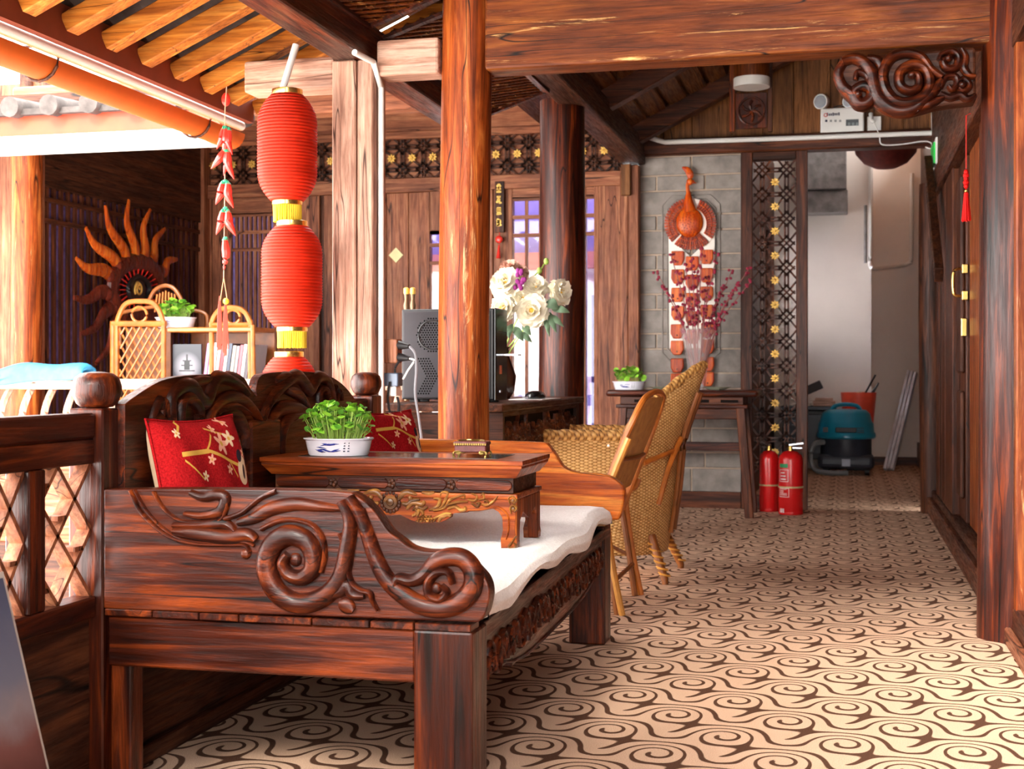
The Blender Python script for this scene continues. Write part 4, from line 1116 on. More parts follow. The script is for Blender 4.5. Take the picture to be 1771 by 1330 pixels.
pc = thing('computer_tower', 'black computer tower with a perforated side panel standing on the desk', 'computer', (-1.77, 6.12, DZ))
MB().box(-1.995, -1.553, 6.0, 6.21, DZ+.012, DZ+.43).build('case', M_BLACK, pc, bevel=.005)
MB().box(-1.553, -1.543, 5.998, 6.212, DZ+.008, DZ+.432).build('front_bezel', plain('gloss_black', srgb(18, 18, 20), .12, .6), pc, bevel=.004)
M_PANEL = plain('grey_steel_panel', srgb(44, 41, 46), .4, .4, .2)
sp_ = MB().box(-1.985, -1.57, 5.994, 6.0, DZ+.02, DZ+.42).build('side_panel', M_PANEL, pc, bevel=.002)
hb = MB(); hc = (-1.845, DZ+.31)
def hole(b, x, z, r=.0042):
    b._add([(x+r*math.cos(PI*k/3), 5.9935, z+r*math.sin(PI*k/3)) for k in range(6)], [(0, 1, 2, 3, 4, 5)])
for i in range(-7, 8):
    for j in range(-7, 8):
        x, z = (i+.5*(j % 2))*.0125, j*.0108
        if math.hypot(x, z) < .078 and not (.062 < math.hypot(x, z) < .068): hole(hb, hc[0]+x, hc[1]+z)
for c in range(2):
    for i in range(7):
        for j in range(-7, 8):
            if i < 5: hole(hb, -1.91+c*.13+i*.0125-abs(j)*.006+.04, DZ+.12+j*.0115)
hb.build('vent_holes', plain('vent_black', (.002, .002, .002), .9, .05), sp_, kind='stuff')
rg = [(hc[0]+.066*math.cos(2*PI*k/28), 5.993, hc[1]+.066*math.sin(2*PI*k/28)) for k in range(28)]
MB().tube(rg, .004, 6, closed=True).build('fan_ring', M_BLACK, sp_, smooth=True)
for x in (-1.94, -1.6):
    for y in (6.03, 6.18): MB().box(x-.02, x+.02, y-.015, y+.015, DZ, DZ+.013).build('foot', M_BLACK, pc)
MB().box(-1.543, -1.538, 6.07, 6.09, DZ+.13, DZ+.17).build('power_light', plain('orange_button', srgb(230, 110, 50), .4), pc)
MB().box(-1.543, -1.540, 6.07, 6.10, DZ+.045, DZ+.055).build('badge', M_STEEL, pc)
MB().box(-1.543, -1.46, 6.08, 6.15, DZ+.215, DZ+.222).build('disc_tray', M_STEEL, pc)
MB().box(-1.543, -1.541, 6.01, 6.2, DZ+.32, DZ+.325).build('drive_seam', M_PANEL, pc)
# mouse, papers
ms = thing('computer_mouse', 'black computer mouse on papers at the end of the desk', 'mouse', (-1.53, 6.75, DZ+.005))
MB().lathe([(.05, 0), (.052, .008), (.048, .02), (.036, .034), (.012, .04)], 18, (0, 0, 0), 1, 1.9).build('shell', plain('mouse_black', srgb(24, 24, 30), .2, .6), ms, local=True, smooth=True)
MB().tube(bez([(-.01, -.1, .012), (-.03, -.16, .006), (.0, -.2, .008), (.02, -.26, .004)], 5), .0035, 6).build('cable', M_STEEL, ms, local=True)
MB().box(-1.62, -1.45, 6.55, 7.0, DZ+.0005, DZ+.004).build('paper_sheet', M_WHITE, label='white papers under the black mouse', cat='paper')

# sockets and cables on the square post
so = thing('power_sockets', 'wall sockets with plugged grey and blue adapters beside the conduit post', 'socket', (-1.88, 5.6, 1.0))
YS = 5.5
def sp3(px, py, Y=YS): return onY(px, py, Y)
for (a, b_, c, d, mt, nm) in ((664, 587, 692, 628, W('wall'), 'socket_box'), (664, 645, 693, 668, plain('grey_blue_plug', srgb(96, 108, 128), .4), 'adapter'), (674, 668, 690, 685, M_WHITE, 'adapter')):
    p, q = sp3(a, b_), sp3(c, d)
    MB().box(p.x, q.x, YS-.04, YS+.03, q.z, p.z).build(nm, mt, so, bevel=.004)
for py in (597, 618):
    p, q = sp3(690, py, YS-.02), sp3(708, py+2, YS-.05)
    MB().tube([p, p.lerp(q, .4), q], [.02, .016, .009], 10).build('plug', M_BLACK, so, smooth=True)
def cable(pts, r, mat, Y=YS-.05):
    MB().tube(bez([sp3(a, b_, Y) for a, b_ in pts], 6), r, 6).build('cable', mat, so, smooth=True)
M_GREYC = plain('grey_cable', srgb(130, 130, 136), .5)
cable([(708,599),(718,612),(720,640),(718,680),(724,720),(730,765)], .0055, M_GREYC)
cable([(708,620),(716,624),(706,640),(697,656)], .004, M_WHITE)
cable([(683,645),(684,635),(690,625)], .005, M_BLACK)
cable([(674,660),(671,690),(676,720),(686,740)], .0045, M_BLACK)
cable([(687,686),(690,705),(684,735),(676,765)], .006, M_BLACK)
p, q = sp3(684, 730), sp3(704, 752)
MB().box(p.x, q.x, YS-.06, YS, q.z, p.z).build('adapter', M_BLACK, so, bevel=.004)
cd = MB().tube([(-1.893, 5.42, z) for z in (0.0, .8, 1.6, 2.2)] + [(-1.9, 5.34, 2.29), (-1.93, 5.2, 2.3)], .013, 10).build('conduit_pipe', M_WHITE, smooth=True, label='white conduit pipe fixed to the pale square post', cat='pipe')

# ================================================================ peonies
M_PET = plain('cream_petal', srgb(240, 232, 210), .8, .2, var=.08)
M_YEL = plain('yellow_stamen', srgb(226, 178, 70), .7, .2)
M_PUR = plain('purple_petal', srgb(140, 50, 120), .8, .2)
M_TAN = plain('dried_pink_petal', srgb(206, 160, 140), .8, .2)
M_PLEAF = plain('dusty_green_leaf', srgb(92, 116, 88), .6, .3, var=.3)
vb = thing('peony_vase', 'dark vase of large cream peonies with purple sprigs on the desk', 'flower vase', (-1.74, 6.85, DZ))
MB().lathe([(.05, 0), (.075, .04), (.085, .12), (.05, .22), (.045, .26), (.055, .27)], 20).build('vase', plain('vase_brown', srgb(70, 42, 34), .2, .6), vb, smooth=True, local=True)
VB = BASE[vb]
def petal(R, mat, par, c, d, tilt, spin, k):
    d = Vector(d).normalized(); s, n = frame(d)
    rad = (s*math.cos(spin) + n*math.sin(spin)); tan = d.cross(rad)
    def f(u, v):
        a = (u-.5)*2; w_ = R*.62*math.sin(PI*min(1, .15+.8*v))**.7
        out = R*math.sin(tilt)*v; up = R*math.cos(tilt)*v
        return Vector(c) + rad*(out+.03*R*math.sin(9*u+k)*v) + d*(up - .28*R*v*v*math.sin(tilt) + .18*R*a*a*v) + tan*(w_*a)
    return MB().grid(6, 5, f)
def peony(c, d, R, mat, par, seed, cen=True):
    rr = random.Random(seed)
    h = thing if False else None
    core = MB().blob(Vector(c)+Vector(d).normalized()*R*.18, R*.2, R*.2, R*.2, 9, 6).build('flower_head', M_YEL if cen else mat, par, smooth=True)
    for ring, (n, tl, sc_) in enumerate(((6, .35, .62), (8, .8, .85), (9, 1.25, 1.0), (9, 1.6, 1.0))):
        for k in range(n):
            petal(R*sc_*rr.uniform(.9, 1.08), mat, core, c, d, tl+rr.uniform(-.12, .12), 2*PI*k/n+ring*.4+rr.uniform(-.1, .1), rr.uniform(0, 6)).build('petal', mat, core, smooth='all')
def at(px, py, Y): return onY(px, py, Y)
for i, (px, py, Y, R, d) in enumerate(((922, 538, 6.62, .088, (-.1, -1, .15)), (874, 488, 6.7, .088, (-.3, -1, .5)), (872, 532, 6.6, .075, (-.5, -1, .0)), (927, 497, 6.75, .072, (.1, -.8, .7)), (969, 505, 6.68, .07, (.9, -.6, .2)), (905, 520, 6.85, .07, (.1, -1, .6)))):
    peony(at(px, py, Y), d, R, M_PET, vb, i)
peony(at(880, 464, 6.9, ), (0, -.6, .8), .06, M_TAN, vb, 20, False); peony(at(898, 470, 6.95), (.2, -.6, .8), .055, M_TAN, vb, 21, False)
rr = random.Random(3)
for k in range(14):
    p = at(897+rr.uniform(-6, 10), 485+rr.uniform(-18, 18), 6.66)
    MB().blob(p, .012, .012, .014, 7, 5).build('purple_sprig', M_PUR, vb)
for (px, py) in ((933, 468), (945, 452)):
    MB().blob(at(px, py, 6.8), .014, .014, .018, 8, 6).build('bud', M_STEM, vb, smooth=True)
for (a, b_) in (((905, 505), (933, 468)), ((930, 480), (945, 452)), ((905, 530), (870, 610)), ((925, 545), (875, 620)), ((960, 510), (880, 600))):
    MB().tube(bez([at(*a, 6.8), (at(*a, 6.8)+at(*b_, 6.85))/2+Vector((0, 0, .01)), at(*b_, 6.85)], 4), .004, 5).build('stem', M_STEM, vb)
def blade(p, q, w_, mat, par, up=(0, -1, .3), name='leaf'):
    p, q = Vector(p), Vector(q); t = q-p; s = t.cross(Vector(up)).normalized()
    def f(u, v): return p+t*v+s*(w_*(u-.5)*2*math.sin(PI*min(1, .08+.9*v)))+Vector(up)*(.03*math.sin(PI*v)-.01*abs(u-.5))
    return MB().grid(3, 6, f).build(name, mat, par, smooth='all')
for (a, b_, w_) in (((950, 540), (962, 575), .018), ((955, 535), (985, 540), .02), ((945, 540), (950, 582), .016), ((905, 560), (918, 580), .02), ((890, 565), (905, 590), .022), ((885, 560), (880, 585), .02), ((945, 520), (965, 535), .03), ((950, 545), (975, 565), .016), ((900, 575), (920, 592), .018)):
    blade(at(*a, 6.66), at(*b_, 6.6), w_, M_PLEAF, vb)

# pair of white and gold bottles, and round brown ball on the wall ledge
for px in (703, 714):
    p = onY(px, 536, 6.35)
    bt = thing('gilt_bottle', 'slim bronze bottle with a gold cap behind the tower, ' + ('nearer the square post' if px < 710 else 'nearer the round column'), 'bottle', (p.x, 6.35, DZ), 0, 'pair of slim bottles behind the tower')
    h_ = p.z-DZ
    MB().lathe([(.012, 0), (.014, .1), (.012, h_), (.016, h_+.02), (.009, h_+.05), (.013, h_+.08)], 12).build('body', plain('bronze', srgb(110, 84, 60), .35, .5, .5), bt, local=True, smooth=True)
    MB().lathe([(.012, h_+.075), (.015, h_+.085), (.014, h_+.105), (.006, h_+.11)], 12).build('cap', M_GOLD, bt, local=True, smooth=True)

# ================================================================ console table at the brick pier
CZ = .88
ct = thing('console_table', 'red-brown altar console table with splayed legs against the grey brick', 'table', (-1.1, 9.7, 0))
CXa, CXb, CYa, CYb = -1.63, -.575, 9.42, 9.93
MB().box(CXa, CXb, CYa, CYb, CZ-.045, CZ).build('tabletop', W('red', 'x'), ct, bevel=.02, seg=3)
MB().box(CXa+.1, CXb-.1, CYa+.03, CYb-.03, CZ-.1, CZ-.046).build('waist', W('door', 'x'), ct, bevel=.004)
for k in range(4):
    x = CXa+.2+k*.2
    MB().box(x, x+.12, CYa+.026, CYa+.034, CZ-.085, CZ-.065).build('pierced_slot', M_DARKVOID, ct)
MB().box(CXa+.07, CXb-.07, CYa+.015, CYb-.015, CZ-.125, CZ-.1).build('moulding', W('red', 'x'), ct, bevel=.006, seg=2)
MB().box(CXa+.1, CXb-.12, CYa+.03, CYa+.055, CZ-.2, CZ-.125).build('apron', W('door', 'x'), ct, bevel=.006)
for s, x in ((-1, CXa+.12), (1, CXb-.12)):
    for y, o in ((CYa+.05, 0), (CYb-.05, .02)):
        MB()._add([(x-.03, y-.03, CZ-.12), (x+.03, y-.03, CZ-.12), (x+.03, y+.03, CZ-.12), (x-.03, y+.03, CZ-.12), (x+s*.06-.03, y-.03, 0), (x+s*.06+.03, y-.03, 0), (x+s*.06+.03, y+.03, 0), (x+s*.06-.03, y+.03, 0)],
                  [(0, 1, 2, 3), (7, 6, 5, 4), (0, 4, 5, 1), (1, 5, 6, 2), (2, 6, 7, 3), (3, 7, 4, 0)]).build('leg', W('door', 'z'), ct, bevel=.005)
MB().box(CXa+.1, CXb-.1, CYb-.06, CYb-.03, .44, .5).build('stretcher', W('red', 'x'), ct, bevel=.004)
q = onY(1088, 668, 9.62)
herb_bowl((q.x, 9.62, CZ), .118, .085, .06, .11, 1.05, 90, 'green herb spilling from a blue and white bowl at the end of the console table', 0, 8, .02)
for px, rot, wh in ((1148, .2, 'between the herb bowl and the glass vase'), (1240, -.1, 'between the glass vase and the bare console end')):
    q = onY(px, 670, 9.6)
    pl = thing('oval_dish', 'shallow celadon dish on the console table '+wh, 'dish', (q.x, 9.6, CZ), rot, 'celadon dishes on the console')
    MB().lathe([(.05, 0), (.06, .004), (.095, .02), (.1, .022), (.09, .017), (.04, .008)], 24, sy=.8).build('plate', plain('celadon', srgb(176, 176, 150), .25, .5, var=.06), pl, local=True, smooth=True)
vs_ = thing('glass_vase', 'tall cut glass vase holding red berry branches on the console table', 'flower vase', (onY(1206, 670, 9.7).x, 9.72, CZ))
def gv(u, v):
    a = 2*PI*u; r = (.055+.07*v**1.6)*(1+.05*math.cos(10*a)*(1-v*.3)); return (r*math.cos(a), r*math.sin(a), .44*v)
M_CUT, _n, _b2 = mat_new('cut_glass', .1, .6, 0, srgb(226, 206, 206)); _b2.inputs['Alpha'].default_value = .26
MB().grid(40, 14, gv, True).build('vase', M_CUT, vs_, local=True, smooth='all')
MB().lathe([(.05, 0), (.056, .01), (.04, .02)], 20).build('foot', M_CUT, vs_, local=True, smooth=True)
M_BER = plain('crimson_berry', srgb(150, 40, 66), .4, .4); M_TWIG = plain('twig', srgb(150, 96, 90), .7, .2)
rr = random.Random(5)
tips = [(1135,470),(1160,440),(1185,455),(1215,430),(1240,440),(1265,470),(1297,462),(1300,485),(1150,500),(1205,470),(1225,480),(1250,500),(1275,492),(1178,475),(1196,450)]
for tx, ty in tips:
    tp = onY(tx, ty, 9.7+rr.uniform(-.08, .12)) - BASE[vs_]
    b0 = Vector((rr.uniform(-.02, .02), rr.uniform(-.02, .02), .05)); md = b0.lerp(tp, .55)+Vector((-.1*(tp.x), 0, .05))
    pts = bez([b0, b0.lerp(md, .5), md, tp], 5)
    tw = MB().tube(pts, [.0065*(1-.6*i/len(pts)) for i in range(len(pts))], 5).build('branch', M_TWIG, vs_, local=True)
    bb = MB()
    for k in range(22):
        p = Vector(pts[min(len(pts)-1, int(len(pts)*(.55+.45*k/22)))])
        bb.blob(p+Vector((rr.uniform(-.018, .018), rr.uniform(-.015, .015), rr.uniform(-.012, .012))), .011, .011, .011, 6, 4)
    bb.build('berries', M_BER, tw, local=True, kind='stuff')

# fire extinguishers
def extinguisher(loc, r, h, label, rot=0):
    t = thing('fire_extinguisher', label, 'fire extinguisher', loc, rot)
    MR = plain('extinguisher_red', srgb(200, 22, 24), .25, .5, var=.06)
    MB().lathe([(r*.96, 0), (r, .01), (r, h*.86), (r*.9, h*.93), (r*.55, h*.985), (r*.25, h)], 28).build('cylinder', MR, t, local=True, smooth=True)
    MB().lathe([(.02, h), (.02, h+.03), (.014, h+.035)], 14).build('valve', M_BRASS, t, local=True, smooth=True)
    MB().bar((-.01, 0, h+.04), (.09, -.02, h+.055), .02, .01).build('handle', M_STEEL, t, local=True)
    MB().bar((-.01, 0, h+.02), (.08, -.02, h+.02), .018, .008).build('trigger', M_STEEL, t, local=True)
    MB().lathe([(r*1.015, h*.42), (r*1.03, h*.43), (r*1.015, h*.445)], 28).build('strap', plain('khaki_strap', srgb(190, 170, 120), .6), t, local=True, smooth=True)
    MB().lathe([(r*1.004, .005), (r*1.012, .012), (r*1.004, .02)], 28).build('base_ring', MR, t, local=True)
    lab = plain('label_print', srgb(236, 226, 222), .5); grn = plain('label_green', srgb(28, 140, 84), .5)
    def arcp(a0, a1, z0, z1, mat, nm, o=.0012):
        MB().grid(8, 2, lambda u, v: ((r+o)*math.cos(a0+(a1-a0)*u), (r+o)*math.sin(a0+(a1-a0)*u), z0+(z1-z0)*v)).build(nm, mat, t, local=True, smooth='all')
    A0 = -PI/2-1.0
    arcp(A0, A0+.8, h*.74, h*.8, grn, 'label_band')
    def frame_(z0, z1, a0, a1):
        for (p0, p1, q0, q1) in ((a0, a1, z0, z0+.003), (a0, a1, z1-.003, z1), (a0, a0+.03, z0, z1), (a1-.03, a1, z0, z1)): arcp(p0, p1, q0, q1, lab, 'label_line', .0016)
    frame_(h*.52, h*.71, A0, A0+.85); frame_(h*.28, h*.42, A0, A0+.9)
    rr = random.Random(2)
    for k in range(5): arcp(A0+.1, A0+.1+rr.uniform(.3, .65), h*(.31+.022*k), h*(.31+.022*k)+.003, lab, 'label_text', .0016)
    for k in range(3): arcp(A0+.15, A0+.15+rr.uniform(.3, .55), h*(.55+.05*k), h*(.55+.05*k)+.008, lab, 'label_text', .0016)
    for k in range(3): arcp(A0+.05+.16*k, A0+.15+.16*k, h*.035, h*.1, lab, 'label_text', .0016)
    return t
extinguisher((-.37, 9.82, 0), .086, .45, 'red fire extinguisher with a white printed label standing before the lattice screen stile')
extinguisher((-.53, 10.0, 0), .07, .44, 'red fire extinguisher tucked behind the leg of the console table', 2.5)
# ================================================================ red lanterns
def silk(name, c, e=0):
    m, nt, b = mat_new(name, .55, .3)
    n = noise(nt, coords(nt), 6, 3)
    tc = node(nt, 'ShaderNodeTexCoord'); s_ = node(nt, 'ShaderNodeSeparateXYZ'); nt.links.new(tc.outputs['Object'], s_.inputs[0])
    rb = Ex.m('ABSOLUTE', Ex.m('SINE', Ex(s_.outputs[2])*(PI/.0135)))
    nt.links.new(ramp(nt, rb, [(.0, tuple(q*.5 for q in c)), (.4, c)]), b.inputs['Base Color']); bump(nt, b, rb, .9, .006)
    b.inputs['Transmission Weight'].default_value = 0
    tl = node(nt, 'ShaderNodeBsdfTranslucent'); tl.inputs[0].default_value = (*c, 1)
    mx = node(nt, 'ShaderNodeMixShader'); mx.inputs[0].default_value = .22
    nt.links.new(b.outputs[0], mx.inputs[1]); nt.links.new(tl.outputs[0], mx.inputs[2]); nt.links.new(mx.outputs[0], nt.nodes['Material Output'].inputs[0])
    return m
M_SILK = silk('red_lantern_silk', srgb(216, 44, 14)); M_FRINGE = plain('yellow_fringe', srgb(236, 208, 60), .7, .2, var=.2)
LY = 5.2
def lantern(px, y0, y1, wpx, label, fringe=True):
    c = onY(px, (y0+y1)/2, LY); top, bot = onY(px, y0, LY), onY(px, y1, LY)
    R = wpx/2/2350*(LY/.93); h = top.z-bot.z
    t = thing('red_lantern', label, 'lantern', (c.x, LY, bot.z), 0, 'string of red silk lanterns')
    prof = []; N = 72
    for i in range(N+1):
        s = i/N; e = min(s, 1-s)
        r = R*(1-(max(0, .28-e)/.28)**2.2*.45)
        prof.append((r*(1+.016*math.cos(PI*i)), h*s))
    body = MB()
    vs = []; n = 30
    for r, z in prof: vs += [(r*math.cos(2*PI*k/n), r*math.sin(2*PI*k/n), z) for k in range(n)]
    body._add(vs, [(i*n+j, i*n+(j+1) % n, (i+1)*n+(j+1) % n, (i+1)*n+j) for i in range(N) for j in range(n)]).build('silk_body', M_SILK, t, local=True, smooth='all')
    MB().lathe([(R*.5, h-.004), (R*.52, h), (R*.52, h+.022), (R*.48, h+.024)], 24).build('top_ring', M_BRASS, t, local=True, smooth=True)
    MB().lathe([(R*.5, -.018), (R*.52, -.016), (R*.52, .004), (R*.48, .006)], 24).build('bottom_ring', M_BRASS, t, local=True, smooth=True)
    if fringe:
        fb = MB(); rr = random.Random(int(px+y0))
        for k in range(40):
            a = 2*PI*k/40; fb.tube([(R*.46*math.cos(a), R*.46*math.sin(a), -.015), (R*.45*math.cos(a+rr.uniform(-.08, .08)), R*.45*math.sin(a), -.085)], .0035, 4)
        fb.build('fringe', M_FRINGE, t, local=True, kind='stuff')
    MB().tube([(0, 0, h), (0, 0, h+.024)], .003, 5).build('cord', M_BLACK, t, local=True)
    return t
lantern(497, 165, 348, 102, 'topmost red silk lantern hanging from the tie beam')
lantern(505, 392, 566, 104, 'middle red silk lantern hanging below the topmost one')
lantern(500, 618, 790, 98, 'lowest red silk lantern half hidden behind the carved back')
p0, p1 = onY(512, 78, 5.28), onY(488, 158, 5.22)
MB().tube([p0, p1], .015, 10).build('tube_lamp', M_WHITE, smooth=True, label='slanting white tube above the topmost red lantern', cat='tube')

# ================================================================ chilli string
M_CHI = plain('chilli_red', srgb(216, 52, 42), .25, .5, var=.12); M_CGR = plain('chilli_cap_green', srgb(40, 150, 110), .5)
HY = 5.4
ch = thing('chilli_string', 'hanging string of red ceramic chillies with a pink tassel at the eave', 'ornament', tuple(onY(388, 620, HY)))
CB = BASE[ch]
def cp(px, py): return onY(px, py, HY)
MB().tube(bez([cp(392, 150), cp(389, 200), cp(389, 300), cp(388, 400), cp(387, 480)], 4), .002, 5).build('thread', plain('thread', srgb(190, 160, 130), .8), ch)
def chili(a, b_, r):
    pa, pb = cp(*a), cp(*b_); md = pa.lerp(pb, .5)+Vector((.02*(1 if b_[0] > a[0] else -1)*-.5, -.005, 0)); pts = bez([pa, pa.lerp(md, .5), md, md.lerp(pb, .55), pb], 3)
    rs = [r*max(.06, math.sin(PI*min(1, .25+.75*i/(len(pts)-1)))) if i/(len(pts)-1) > .3 else r*(.55+.45*i/(len(pts)-1)/.3) for i in range(len(pts))]
    o = MB().tube(pts, rs, 9).build('chilli', M_CHI, ch, smooth=True)
    MB().tube([pa+Vector((0, 0, .012)), pa+Vector((0, 0, -.004))], [.003, r*.75], 7).build('green_cap', M_CGR, o, smooth=True)
for a, b_, r in (((387,222),(375,258),.016), ((391,222),(386,268),.019), ((396,224),(402,268),.016), ((388,260),(365,292),.017), ((394,262),(405,310),.018), ((390,262),(387,304),.014),
                 ((385,317),(373,354),.019), ((394,317),(404,360),.019), ((385,366),(374,406),.019), ((394,366),(408,408),.019), ((389,414),(387,468),.019)):
    chili(a, b_, r)
for py in (260, 313, 360, 412): MB().blob(cp(390, py), .012, .012, .008, 8, 5).build('bead', M_CGR, ch)
for a, b_ in (((387, 480), (381, 520)), ((387, 480), (393, 518))): MB().tube([cp(*a), cp(*b_)], .002, 5).build('thread', plain('thread', srgb(190, 140, 100), .8), ch)
MT = plain('pink_tassel', srgb(196, 66, 50), .7); rr = random.Random(9)
for cx_, y0_ in ((380, 512), (390, 520)):
    b = MB()
    for k in range(22):
        o = rr.uniform(-5, 5); b.tube([cp(cx_, y0_), cp(cx_+o*.6, y0_+25), cp(cx_+o, y0_+rr.uniform(82, 96))], .0022, 4)
    b.build('tassel', MT, ch, kind='stuff')
MB().blob(cp(391, 521), .014, .014, .014, 9, 6).build('bead', plain('yellow_bead', srgb(236, 196, 50), .4), ch)
tk = MB().blob(onY(391, 172, 5.42), .02, .02, .03, 9, 6).build('red_knot', M_CHI, label='small red knot above the chilli string on the fascia', cat='knot')

# ================================================================ sun carving on the far end wall
XS = XE+.06
su = thing('sun_carving', 'large carved wooden sun with wavy flame rays on the far slatted wall', 'wall carving', tuple(onX(229, 600, XS)))
def s5(x, y): return (80+x/4.03, 330+y/4.03)
def XP(pt, dx=0): q = onX(pt[0], pt[1], XS); return Vector((XS+dx, q.y, q.z))
cs = (600, 690)
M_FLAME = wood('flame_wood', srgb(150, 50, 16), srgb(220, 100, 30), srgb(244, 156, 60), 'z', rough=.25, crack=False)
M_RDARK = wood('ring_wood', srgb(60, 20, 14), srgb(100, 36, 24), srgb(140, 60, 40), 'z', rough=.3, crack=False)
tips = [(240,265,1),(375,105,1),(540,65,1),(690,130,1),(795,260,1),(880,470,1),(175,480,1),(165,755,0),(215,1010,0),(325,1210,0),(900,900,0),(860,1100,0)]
for tx, ty, bright in tips:
    dx, dy = tx-cs[0], ty-cs[1]; L = math.hypot(dx, dy); ux, uy = dx/L, dy/L
    st = 205; pts = []
    for i in range(15):
        s = i/14; r = st+(L-st)*s; wv = 22*math.sin(s*2.1*PI+.4)*(1-.3*s)
        pts.append(XP(s5(cs[0]+ux*r-uy*wv, cs[1]+uy*r+ux*wv), .03))
    ln = (pts[-1]-pts[0]).length
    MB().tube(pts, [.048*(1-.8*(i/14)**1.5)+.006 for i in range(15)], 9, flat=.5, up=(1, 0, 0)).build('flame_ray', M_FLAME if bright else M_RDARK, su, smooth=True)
    kn = XP(s5(cs[0]+ux*st, cs[1]+uy*st), .035); MB().blob(kn, .035, .05, .05, 10, 6).build('ray_knob', M_RDARK, su, smooth=True)
ringp = [XP(s5(cs[0]+170*math.cos(a), cs[1]+195*math.sin(a)), .03) for a in [2*PI*k/40 for k in range(40)]]
MB().tube(ringp, .065, 10, closed=True, flat=.6, up=(1, 0, 0)).build('outer_ring', M_RDARK, su, smooth=True)
for k in range(24):
    a = 2*PI*k/24
    MB().tube([XP(s5(cs[0]+70*math.cos(a), cs[1]+75*math.sin(a)), .04), XP(s5(cs[0]+135*math.cos(a), cs[1]+150*math.sin(a)), .05)], .006, 5).build('spoke', M_CHI, su)
ip = [XP(s5(cs[0]+75*math.cos(a), cs[1]+85*math.sin(a)), .05) for a in [2*PI*k/30 for k in range(30)]]
MB().tube(ip, .02, 8, closed=True).build('inner_ring', M_BLACK, su, smooth=True)
cpt = XP(s5(*cs), 0)
MB().prism([(.1*math.cos(2*PI*k/28), .115*math.sin(2*PI*k/28)) for k in range(28)], lambda u, v, t: (XS+.02+t, cpt.y+u, cpt.z+v), 0, .03).build('disc', plain('disc_dark', srgb(40, 34, 36), .3), su)
fnS = lambda u, v, t: (XS+.05+t, u, v)
MB().relief(spiral(cpt.y, cpt.z, .01, .06, 0, 1.6, 30), .016, .01, fnS).build('dragon_motif', M_GOLD, su, smooth=True)
MB().relief(spiral(cpt.y-.02, cpt.z+.03, .005, .03, 2, -1.3, 20), .012, .012, fnS).build('dragon_motif', M_GOLD, su, smooth=True)

# ================================================================ rattan bookcase in the far gallery
RY_ = 7.95
rs = thing('rattan_bookcase', 'honey rattan bookcase with arched ends and a lattice door in the far gallery', 'bookcase', (onY(315, 650, RY_).x, 8.1, 0))
def rp(px, py, Y=RY_): return onY(px, py, Y)
def rt(pts, r, name='pole', mat=RAT): return MB().tube(bez([p for p in pts], 6), r, 8).build(name, mat, rs, smooth=True)
def arch(x0, x1, yb, ys, yt, Y, r=.017, mat=RAT, nm='arch'):
    xm = (x0+x1)/2; b0 = rp(x0, yb, Y); b1 = rp(x1, yb, Y); b0.z = b1.z = .02 if yb > 640 else b0.z
    rt([b0, rp(x0, ys+30, Y), rp(x0, ys, Y), rp(x0+(xm-x0)*.35, yt+6, Y), rp(xm, yt, Y), rp(x1-(x1-xm)*.35, yt+6, Y), rp(x1, ys, Y), rp(x1, ys+30, Y), b1], r, nm, mat)
arch(202, 283, 660, 560, 521, RY_); arch(366, 433, 660, 560, 532, RY_+.05)
for cx_, cy_, r_, Y in ((241, 544, 13, RY_), (403, 548, 12, RY_+.05)):
    pts = [rp(cx_+r_*math.cos(2*PI*k/18), cy_+r_*math.sin(2*PI*k/18), Y) for k in range(18)]
    MB().tube(pts, .009, 7, closed=True).build('ring', RAT, rs, smooth=True)
for y_ in (560,): rt([rp(195, y_), rp(287, y_)], .02, 'rail'); rt([rp(366, y_+2, RY_+.05), rp(437, y_+2, RY_+.05)], .017, 'rail')
rt([rp(195, 556), Vector((rp(195, 556).x, RY_, .02))], .017, 'pole'); rt([rp(437, 562), Vector((rp(437, 562).x, RY_+.05, .02))], .015, 'pole')
x0_, x1_, zt_, zb_ = rp(204, 566).x, rp(282, 566).x, rp(240, 566).z, .75
for s in (1, -1):
    for k in range(-5, 11):
        a = x0_+(x1_-x0_)*k/6*1.0; b_ = a+s*(zt_-zb_)*.62
        pts = []
        for i in range(13):
            x = a+(b_-a)*i/12; z = zt_+(zb_-zt_)*i/12
            if x0_ <= x <= x1_: pts.append((x, RY_+.004*s, z))
        if len(pts) > 1: MB().tube(pts, .007, 5).build('lattice_strip', RAT, rs)
MB().box(x0_, x1_, RY_+.1, RY_+.11, .02, zt_).build('inner_board', RATD, rs)
arch(208, 357, 600, 545, 530, 8.3, .013, RATD, 'rear_arch'); rt([rp(258, 520, 8.3), rp(268, 502, 8.3), rp(285, 494, 8.3), rp(302, 500, 8.3), rp(316, 522, 8.3)], .014, 'rear_arch', RATD)
for k in range(7): rt([rp(268+6*k, 540, 8.3), rp(272+5*k, 503+abs(k-3)*2, 8.3)], .006, 'spindle', RAT)
xs0, xs1 = rp(288, 600).x, rp(437, 600).x; zt2 = rp(340, 566).z
MB().box(xs0, xs1, RY_, 8.3, zt2-.03, zt2).build('shelf', RAT, rs, bevel=.006)
zsh = .92
MB().box(xs0, xs1, RY_, 8.3, zsh-.03, zsh).build('shelf', RAT, rs, bevel=.006)
MB().box(xs0, xs1, 8.29, 8.3, .05, zt2).build('back_panel', RATD, rs)
MB().box(xs0, xs1, RY_, 8.3, .05, .08).build('shelf', RAT, rs, bevel=.006)
